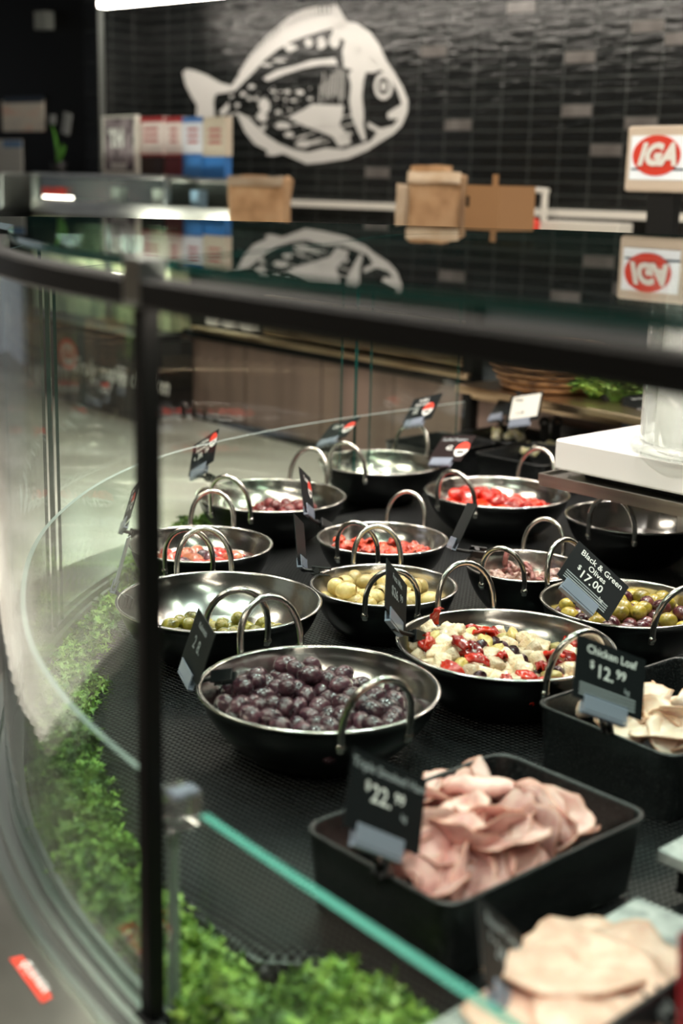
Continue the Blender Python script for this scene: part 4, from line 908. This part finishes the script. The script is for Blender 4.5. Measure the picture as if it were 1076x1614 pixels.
# ------------------------------------------------------------------ rear counter (parallel to the case front)
def rc(px, z, py): return at(px, py, z)
Q0 = at(450, 695, .75); Q0.z = 0
QD = DF; QN = NF
def line_old(px, o=0.):
    """point of the rear counter's front line seen in column px"""
    d = ray(px, 600); d = Vector((d.x, d.y, 0)); p0 = Q0 + QN * o; den = d.x * QN.x + d.y * QN.y; return d * (p0.dot(QN) / den)
def on_line(px, py, o=-.003):
    d = ray(px, py); p0 = Q0 + QN * o - Vector((0, 0, EYE)); return Vector((0, 0, EYE)) + d * (p0.dot(QN) / d.dot(QN))
def line_at(px, o=0., z=1.2):
    py = 400.
    for _ in range(8): p = on_line(px, py, o); py += (p.z - z) * F_PX / p.y
    return Vector((p.x, p.y, 0))
angq = math.atan2(QD.y, QD.x)
def cbox(name, pxa, pxb, o0, o1, z0, z1, mat, parent=None, bev=0):
    a = line_at(pxa, o0, (z0 + z1) / 2); b = line_at(pxb, o0, (z0 + z1) / 2); L = (b - a).length; c = (a + b) / 2 + QN * (o1 - o0) / 2
    m = MB(); m.box((0, 0, 0), (L, o1 - o0, z1 - z0)); o = m.build(name, mat, None, (c.x, c.y, (z0 + z1) / 2), (0, 0, angq))
    if bev: bevel(o, bev)
    if parent:
        bpy.context.view_layer.update(); mw = o.matrix_world.copy(); o.parent = parent; o.matrix_parent_inverse = parent.matrix_world.inverted(); o.matrix_world = mw
    return o
bp_ = [(-3.5, 6.0)] + [(v.x, v.y) for v in (line_at(-60, -.014), line_at(1250, -.014))] + [(v.x, v.y) for v in off(-.30)[::-1] if v.y > 1.75 and v.dot(NF) < 2.66] + [(-3.5, 1.75)]
bench = MB().prism([(v[0], v[1]) for v in bp_ if True], .70, .749).build('prep_bench', M['bench']); tag(bench, 'wide pale shiny bench surface between the curved case and the taupe counter', 'bench')
rcn = empty('taupe_counter', line_at(500), angq, 'long counter with taupe laminate front and steel display painted with warm reflections, behind the case', 'counter'); bpy.context.view_layer.update()
cbox('laminate_front', 287, 728, .0, .03, .752, 1.045, M['brown'], rcn)
for px in (385, 505, 618): cbox('panel_seam', px, px + 1.2, -.002, .004, .755, 1.043, P('seam', '#5c4e46', .6), rcn)
cbox('kick_strip', 287, 1250, -.012, -.001, .7505, .772, M['black'], rcn)
cbox('carcass', 287, 1250, .035, .62, .752, 1.40, M['black'], rcn)
cbox('trim_rail', 287, 735, -.03, .034, 1.046, 1.072, M['black_metal'], rcn, .004)
M['warm_reflection_steel'] = mottle(P('warm_reflection_steel', '#b59a7c', .28, 1), ['#8f7458', '#c9b292', '#d8c6a8'], 5, rand=False, stretch=(1, 1, 9))  # stainless steel with warm lighting and reflections put into its colour
cbox('bumper_rail', 300, 735, -.045, -.002, 1.0725, 1.092, M['warm_reflection_steel'], rcn, .006)
cbox('lower_shelf', 415, 728, -.01, .034, 1.10, 1.155, M['warm_reflection_steel'], rcn, .003)
cbox('upper_shelf', 415, 728, .0, .034, 1.165, 1.22, M['warm_reflection_steel'], rcn, .003)
cbox('corner_post', 728, 742, -.03, .01, .773, 1.30, M['black_metal'], rcn)
for k, px in enumerate((325, 352, 380)): cbox('jar_panel', px, px + 15, -.004, .033, 1.10, 1.17, M['white_board'], rcn)
cbox('lower_front', 742, 1250, .0, .03, .775, 1.02, M['brown'], rcn)
cbox('ledge_front', 742, 1250, -.03, .034, 1.021, 1.06, M['warm_reflection_steel'], rcn, .003)
cbox('dark_upper_front', 742, 1250, .02, .034, 1.062, 1.40, P('slate_front', '#3f464a', .4), rcn)
cbox('countertop', 362, 1250, -.02, .66, 1.405, 1.435, M['brushed'], rcn, .003)
# left bay: black signed front, greenish lit display
lbay = empty('signed_display_case', line_at(160), angq, 'glass display case with black signed front and greenish interior at the far left', 'display case'); bpy.context.view_layer.update()
cbox('sign_front', 40, 215, -.24, -.002, .752, 1.03, M['sign_black'], lbay)
M['greenish'] = mottle(P('greenish_interior', '#8a9672', .5), ['#5f6f58', '#aab58c', '#c6cba2', '#7b8868'], 6, rand=False, stretch=(1, 1, .4))
cbox('interior', 52, 268, -.05, .27, 1.056, 1.43, M['greenish'], lbay)
cbox('sill', 52, 215, -.24, -.052, 1.031, 1.055, M['black_metal'], lbay, .003)
cbox('light_bar', 165, 235, -.10, -.08, 1.225, 1.24, M['lamp_soft'], lbay)
cbox('front_glass', 52, 215, -.225, -.22, 1.056, 1.435, M['glass'], lbay)
for px in (165, 226): cbox('mullion', px, px + 3, .225 * -1, -.205, 1.09, 1.435, M['alu'], lbay)
l = bpy.data.lights.new('bay_fill_light', 'POINT'); l.energy = 1.6; l.color = (.95, 1, .85); l.shadow_soft_size = .05  # point lamps without a fixture, added to brighten the bay interior
for px in (110, 210):
    lo = bpy.data.objects.new('bay_fill_light', l); COL.objects.link(lo); q = line_at(px, -.15, 1.38); lo.location = (q.x, q.y, 1.40)
# painted words on the black front
def on_line(px, py, o=-.003):
    d = ray(px, py); p0 = Q0 + QN * o - Vector((0, 0, EYE)); return Vector((0, 0, EYE)) + d * (p0.dot(QN) / d.dot(QN))
def ftext(name, txt, px, py, size, mat, parent, shear=0, o=-.003, bold=0, mesh=None):
    ob = mk(name, mesh or text_mesh(txt, mat, size, shear=shear, bold=bold)); frame3(ob, QD, (0, 0, 1), on_line(px, py, o)); bpy.context.view_layer.update(); mw = ob.matrix_world.copy(); ob.parent = parent; ob.matrix_parent_inverse = parent.matrix_world.inverted(); ob.matrix_world = mw; return ob
ftext('lettering', 'Truly native chicken', 186, 592, .085, M['white_ink'], lbay, .25, -.244, .002)
def disc_mesh(mat, rx, ry, seg=40):
    m = MB(); m.prism([(rx * math.cos(2 * math.pi * k / seg), ry * math.sin(2 * math.pi * k / seg)) for k in range(seg)], 0, .0015); return m.mesh('disc', mat)
ftext('logo', '', 107, 558, 0, None, lbay, o=-.2425, mesh=disc_mesh(M['red_ink'], .075, .06)); ftext('logo_face', '', 107, 558, 0, None, lbay, o=-.2445, mesh=disc_mesh(M['white_ink'], .055, .04))
ftext('lettering', 'IGA', 107, 558, .055, M['red_ink'], lbay, .25, -.248, .002)
# upper glass cabinet standing along the left of the counter
cab = empty('glass_cabinet', line_at(205), angq, 'low glass and steel cabinet with red writing at the left, carrying the boxed goods', 'cabinet'); bpy.context.view_layer.update()
cbox('cabinet_top', 50, 258, .04, .22, 1.598, 1.612, M['brushed'], cab, .002)
cbox('side_cabinet_top', 262, 362, .10, .22, 1.588, 1.604, M['brushed'], cab, .002)
cbox('cabinet_base', 50, 362, .05, .22, 1.44, 1.50, M['brushed'], cab)
cbox('cabinet_back', 50, 362, .20, .22, 1.50, 1.59, P('cabinet_inside', '#3b423e', .5), cab)
cbox('front_glass', 52, 258, .044, .05, 1.50, 1.597, M['glass_haze'], cab)
cbox('cabinet_post', 258, 262, .04, .06, 1.50, 1.597, M['alu'], cab); cbox('cabinet_post', 50, 53, .04, .06, 1.50, 1.597, M['alu'], cab)
cbox('strip_light', 68, 110, .055, .07, 1.508, 1.516, M['lamp_soft'], cab)
ftext('lettering', 'BAR-SNKR', 84, 303, .045, M['red_ink'], cab, .2, .036, .004)
for px, c_ in ((175, '#8d8f86'), (240, '#b5b3ab'), (300, '#7b99ad')): cbox('stored_item', px, px + 12, .1, .14, 1.50, 1.56, P('stored', c_, .5), cab)
# goods on the cabinet
def stand_on(name, pxa, pxb, o0, o1, z0, z1, mat, label, cat, group=None, bev=.002):
    t = empty(name, line_at((pxa + pxb) / 2, (o0 + o1) / 2, 1.65), angq, label, cat, group); t.location.z = z0; bpy.context.view_layer.update(); return t
ZC = 1.6125
def topz(py, px, o): p = on_line(px, py, o); return p.z
t = stand_on('framed_poster', 161, 214, .12, .14, ZC, 1.8, None, 'framed poster with a dark photo and big white letters standing on the glass cabinet', 'poster')
zt = topz(182, 187, .12)
cbox('frame', 161, 214, .12, .14, ZC + .0005, zt, M['card_light'], t); cbox('picture', 165, 210, .117, .121, ZC + .012, zt - .012, mottle(P('poster_art', '#3a3236', .5), ['#231c20', '#6e6066', '#a79a9e', '#3c3034'], 14, rand=False), t)
ftext('lettering', 'TH', 183, 219, .085, M['white_ink'], t, 0, .112, .007); ftext('lettering', 'BURGERS', 187, 262, .028, M['white_ink'], t, 0, .112, .001)
for (xa, xb, band, lab, low, nm) in ((218, 256, '#a12a2e', '#e9dcd8', '#2a1512', 'white carton with a red band over a dark brown pouch'), (259, 286, '#a12a2e', '#e7d8d4', '#5e1517', 'white carton with a red band over a maroon pouch'), (287, 319, '#3f6fb0', '#dcdde6', '#3b76b8', 'white carton with a blue and red band over a blue pouch'), (320, 355, '#c7bba8', '#cbbfae', '#2e6fb6', 'beige carton over a blue box at the right end of the row')):
    zt = topz(184, (xa + xb) / 2, .15); zm = topz(246, (xa + xb) / 2, .15)
    t = stand_on('goods_carton', xa, xb, .15, .2, ZC - .008, zt, None, nm, 'carton')
    cbox('upper_pack', xa, xb, .15, .18, zm, zt, P('pack_face', lab, .6), t); cbox('band', xa, xb, .147, .151, zt - .02, zt - .001, P('pack_band', band, .6), t)
    cbox('band', xa, xb, .147, .151, zm, zm + .008, P('pack_band', band, .6), t)
    cbox('lower_pack', xa + 1, xb - 1, .155, .185, ZC - .0075 if xa > 258 else ZC + .0005, zm - .001, P('pack_low', low, .5), t)
    for k in range(3): cbox('print_line', xa + 8, xb - 8, .147, .151, zt - .05 - k * .022, zt - .042 - k * .022, P('print', '#b5555a', .6), t)
# plant on the cabinet
t = stand_on('potted_greens', 80, 105, .1, .2, ZC, 1.8, None, 'green leaves sticking up from a small pot at the left of the cabinet', 'plant')
m = MB(); m.lathe([(.0001, 0), (.03, 0), (.036, .045), (.0001, .045)], 16); m.build('pot', M['black'], t)
for (dx, dz, tw) in ((-.04, .16, -.10), (.0, .08, .05), (.03, .07, .07), (-.05, .07, -.02)):
    m = MB(); vs = []
    for k in range(8):
        u = k / 7; wd = .016 * math.sin(math.pi * (u * .9 + .08)); c = Vector((dx * .3 + tw * u * u * .6, .01 * u, .04 + dz * u)); vs += [c + Vector((-wd, 0, 0)), c + Vector((0, -.004, 0)), c + Vector((wd, 0, 0))]
    m.add(vs, [(3 * k + j, 3 * k + j + 1, 3 * k + 4 + j, 3 * k + 3 + j) for k in range(7) for j in (0, 1)], 0, True); solid(m.build('leaf', P('leaf_green', '#4f8f2a', .5), t), .001)
# paper bags and carton on the counter top
def paper_bag(pxa, pxb, pyt, o, depth, label, mat='paper', seed=1, fold=True, zb=1.4355):
    a = line_at(pxa, 0); b = line_at(pxb, 0); c = on_line((pxa + pxb) / 2, 300, o); a = on_line(pxa, 300, o); b = on_line(pxb, 300, o); Lx = (b - a).length; zt = topz(pyt, (pxa + pxb) / 2, o) - zb
    Lx = (on_line(pxb, 300, o) - on_line(pxa, 300, o)).x * 1.0; t = empty('paper_bag', (c.x, c.y, zb), R(-14), label, 'paper bag'); nx, nz = 14, 12; m = MB(); vs = []; loop = []
    for k in range(nz + 1):
        z = zt * k / nz
        for i in range(40):
            s_ = i / 40 * 4; e_ = int(s_); f_ = s_ - e_; x = [(-.5 + f_), .5, (.5 - f_), -.5][e_] * Lx; y = [0, f_, 1, 1 - f_][e_] * depth
            nzv = noise.noise(Vector((x * 9 + seed * 7, y * 9, z * 9))); vs.append((x * (1 + .03 * k / nz) + nzv * .012 * (k / nz), y + noise.noise(Vector((x * 8, y * 8 + seed, z * 7 + 4))) * .018 * (k / nz), z + (noise.noise(Vector((x * 14, y * 14, seed))) * .018 if k == nz else 0)))
    fs = [(k * 40 + i, k * 40 + (i + 1) % 40, (k + 1) * 40 + (i + 1) % 40, (k + 1) * 40 + i) for k in range(nz) for i in range(40)] + [tuple(range(40))[::-1]]
    m.add(vs, fs, 0, True); solid(m.build('bag_body', M[mat], t), .0015)
    if fold:
        m = MB(); vs = []
        for k in range(3):
            for i in range(21):
                x = (-.5 + i / 20) * Lx * 1.04; vs.append((x, -.006 - .004 * k + noise.noise(Vector((x * 12, k, seed))) * .006, zt - k * .016 + .004 + noise.noise(Vector((x * 14, seed, 0))) * .01))
        m.add(vs, [(k * 21 + i, k * 21 + i + 1, (k + 1) * 21 + i + 1, (k + 1) * 21 + i) for k in range(2) for i in range(20)], 0, True); solid(m.build('folded_top', M['paper_lite'], t), .0015)
    return t
paper_bag(362, 443, 280, .10, .10, 'small brown paper bag with a folded top beside the glass cabinet', seed=2)
paper_bag(640, 728, 273, .05, .13, 'large crumpled brown paper bag with a pale folded top on the counter', seed=3)
paper_bag(643, 706, 262, .22, .10, 'brown paper bag behind the large crumpled one, only its torn top showing', seed=6, fold=False)
paper_bag(624, 640, 290, .08, .08, 'pale edge of a paper bag peeping out left of the large bag', 'paper_lite', 8, False)
zt = topz(292, 757, .06)
t = stand_on('cardboard_box', 732, 788, .06, .2, 1.4355, zt, None, 'plain brown cardboard box with torn raised flaps right of the paper bags', 'box')
cbox('box_body', 732, 786, .06, .2, 1.4358, zt, M['cardboard'], t); cbox('flap', 776, 784, .07, .074, zt, zt + .03, M['cardboard'], t); cbox('hand_hole', 734, 738, .057, .061, zt - .06, zt - .03, M['black'], t)
# IGA screen
c = on_line(1034, 250, .1)
scr = empty('counter_display', (c.x, c.y, 1.4355), angq, 'square beige framed display with a red and white oval logo on a black stand', 'display'); bpy.context.view_layer.update()
zb_, zt_ = topz(303, 1030, .1), topz(198, 1030, .1)
fr_ = cbox('frame', 985, 1092, .10, .13, zb_, zt_, P('beige_plastic', '#cdbfae', .5), scr, .008); 
cbox('screen', 993, 1084, .097, .101, zb_ + .03, zt_ - .024, P('screen_white', '#dfe6ea', .4, 0, emit=.12, ecol='#dfe9ee'), scr)
cbox('screen_line', 994, 1083, .0955, .098, zb_ + .053, zb_ + .058, P('navy_ink', '#26374a', .5), scr)
lz = (zb_ + zt_) / 2 + .014; hw = (line_at(1072) - line_at(998)).length / 2
lp_ = on_line(1034, 245, .095); ob = ftext('logo', '', 1034, 245, 0, None, scr, o=.0945, mesh=disc_mesh(M['red_ink'], hw * 1.03, hw * .68))
ftext('lettering', 'IGA', 1034, 245, hw * .98, M['white_ink'], scr, .3, .089, .004)
cbox('neck', 1018, 1058, .115, .145, 1.46, zb_, M['black'], scr); cbox('foot', 1008, 1075, .08, .2, 1.436, 1.465, M['black'], scr, .01)
# tap, basin edge, small items on the bench along the wall
def along(px, o): d = ray(px, 318); d = Vector((d.x, d.y, 0)); p0 = W0 + WN * o; return d * (p0.dot(WN) / d.dot(WN))
angw = math.atan2(WD.y, WD.x)
def wbox(name, pxa, pxb, o0, o1, z0, z1, mat, bev=0):
    a = along(pxa, o0); b = along(pxb, o0); L = (b - a).length; c = (a + b) / 2 + WN * (o1 - o0) / 2
    m = MB(); m.box((0, 0, 0), (L, o1 - o0, z1 - z0)); o = m.build(name, mat, None, (c.x, c.y, (z0 + z1) / 2), (0, 0, angw)); 
    if bev: bevel(o, bev)
    return o
o = wbox('splashback_ledge', 240, 1300, .003, .06, 1.50, 1.525, M['card_light']); tag(o, 'long pale ledge along the foot of the black tiled wall', 'ledge')
p = along(858, .14)
tap = empty('tap', (p.x, p.y, 1.43), angw, 'pale long spout tap in front of the black tiles', 'tap')
m = MB(); m.tube([(0, 0, 0), (0, 0, .165)], .012, 12); m.build('column', M['card_light'], tap); m = MB(); m.tube([(.012, 0, .158), (-.06, 0, .162), (-.068, 0, .145)], .010, 12); m.build('spout', M['card_light'], tap)
m = MB(); m.lathe([(.0001, 0), (.03, 0), (.022, .03), (.0001, .03)], 16); m.build('base', M['card_light'], tap)
o = wbox('wall_bench', 240, 1300, .003, .40, 1.405, 1.43, M['brushed']); tag(o, 'steel bench top running along the tiled wall behind the counter', 'bench')
for (xa, xb, o0, z1, mt, nm, lb_) in ((805, 842, .2, 1.50, M['alu'], 'steel_container', 'grey steel container left of the tap'), (880, 1000, .15, 1.49, M['card_light'], 'white_basin', 'off white basin front right of the tap')):
    o = wbox(nm, xa, xb, o0, o0 + .1, 1.4305, z1, mt, .004); tag(o, lb_, nm.split('_')[1])
p = along(836, .2); m = MB(); m.lathe([(.0001, 0), (.02, 0), (.022, .05), (.012, .065), (.0001, .066)], 16); tag(m.build('red_cap_bottle', M['red_ink'], None, (p.x + .0, p.y - .12, 1.4305)), 'small red topped bottle beside the steel container', 'bottle')
# papers and fittings on the black wall at the left
def lwall(px, py, o=.004):
    d = ray(px, py); p0 = RET + WN * o - Vector((0, 0, EYE)); return Vector((0, 0, EYE)) + d * (p0.dot(WN) / d.dot(WN))
def lbox(name, x0, y0, x1, y1, o, th, mat, label, cat):
    a = lwall(x0, y1, o); b = lwall(x1, y1, o); c = lwall((x0 + x1) / 2, (y0 + y1) / 2, o + th / 2); zt = lwall((x0 + x1) / 2, y0, o).z; zb = lwall((x0 + x1) / 2, y1, o).z
    m = MB(); m.box((0, 0, 0), ((b - a).length, th, zt - zb)); ob = m.build(name, mat, None, (c.x, c.y, (zt + zb) / 2), (0, 0, angw)); return tag(ob, label, cat)
pn = mottle(P('notice_paper', '#c9c4bc', .7), ['#d9aa9a', '#cfcabf', '#c3bfb8'], 6, rand=False, stretch=(1, 1, 3))
n1 = lbox('wall_notice', 4, 158, 69, 207, .001, .006, pn, 'pale notice sheet with reddish print and a navy header on the black wall', 'notice')
def sub(n1, name, x0, y0, x1, y1, mat):
    ob = lbox(name, x0, y0, x1, y1, .0075, .002, mat, None, None); bpy.context.view_layer.update(); mw = ob.matrix_world.copy(); ob.parent = n1; ob.matrix_parent_inverse = n1.matrix_world.inverted(); ob.matrix_world = mw
sub(n1, 'header', 5, 152, 68, 162, P('navy', '#1c2838', .6))
n2 = lbox('wall_notice', -20, 220, 35, 275, .001, .006, P('white_sheet', '#c2c4c0', .7), 'white sheet with a blue header below the reddish notice', 'notice'); sub(n2, 'header', 5, 222, 34, 232, P('blue_ink', '#5d86b8', .6))
lbox('wall_sensor', 61, 20, 78, 48, .001, .05, P('pale_plastic', '#777b78', .5), 'small pale plastic box high on the black wall', 'sensor')
lbox('hanging_tag', 79, 181, 87, 196, .001, .01, P('tag_grey', '#8d9292', .5), 'small grey tag hanging on the black wall', 'tag')
k_ = lbox('hanging_brush', 100, 178, 110, 212, .001, .012, P('brush_grey', '#8d9292', .5), 'slanting grey brush handle hanging on the black wall', 'brush'); k_.rotation_euler.rotate_axis('Y', .25)
p = lwall(-30, 310, .25); o = MB().box((0, 0, 0), (.9, .2, .16)).build('grey_appliance', M['alu'], None, (p.x - .1, p.y, 1.53), (0, 0, angw)); bevel(o, .01); tag(o, 'low grey steel appliance at the far left edge', 'appliance')
o = MB().box((0, 0, 0), (1.0, .3, .70)).build('appliance_stand', M['sign_black'], None, (p.x - .1, p.y, 1.1005), (0, 0, angw)); tag(o, 'dark stand carrying the grey appliance', 'stand')
# wicker basket with greens on the ledge
bk = on_line(862, 612, -.17)
bskt = empty('wicker_basket', (bk.x, bk.y, bk.z), angq, 'wide round wicker basket on the ledge behind the case', 'basket')
m = MB(); m.lathe([(.0001, 0), (.10, 0), (.135, .05), (.145, .10), (.138, .11), (.128, .10), (.115, .05), (.09, .01), (.0001, .01)], 40); m.build('basket_body', M['wicker'], bskt)
m = MB()
for k in range(6):
    r_ = .112 + .034 * min(1, k / 3.5); m.tube([(r_ * math.cos(2 * math.pi * j / 40), r_ * math.sin(2 * math.pi * j / 40), .01 + .018 * k) for j in range(40)], .007, 6, close=True)
m.build('woven_band', M['wicker'], bskt)
lf = bk + QD * .20
o = MB().box((0, 0, 0), (.75, .30, .02)).build('ledge_shelf', M['warm_reflection_steel'], None, (lf.x, lf.y, bk.z - .0105), (0, 0, angq)); bevel(o, .003); tag(o, 'warm steel ledge projecting from the rear counter under the basket', 'shelf')
for px, py in ((960, 602), (990, 600), (1015, 604)):
    p = bk + QD * ((px - 885) * .0021); parsley(p.x, p.y, bk.z, 1.3, 'bright green salad bunch on the ledge right of the basket', 'green bunches on the rear ledge')
# two ringed tong handle in the cheese tray
tg = at(866, 690, 1.0); th_ = empty('tongs', (tg.x, tg.y, 1.005), 0, 'black tongs with two ringed handles standing in the cheese tray', 'tongs')
for s_ in (-1, 1):
    m = MB(); m.box((s_ * .014, 0, .0), (.022, .004, .05)); m.tube([(s_ * .016 + .010 * math.cos(a_ * .5236), 0, .034 + .010 * math.sin(a_ * .5236)) for a_ in range(12)], .004, 6, close=True); m.build('handle', M['black'], th_)
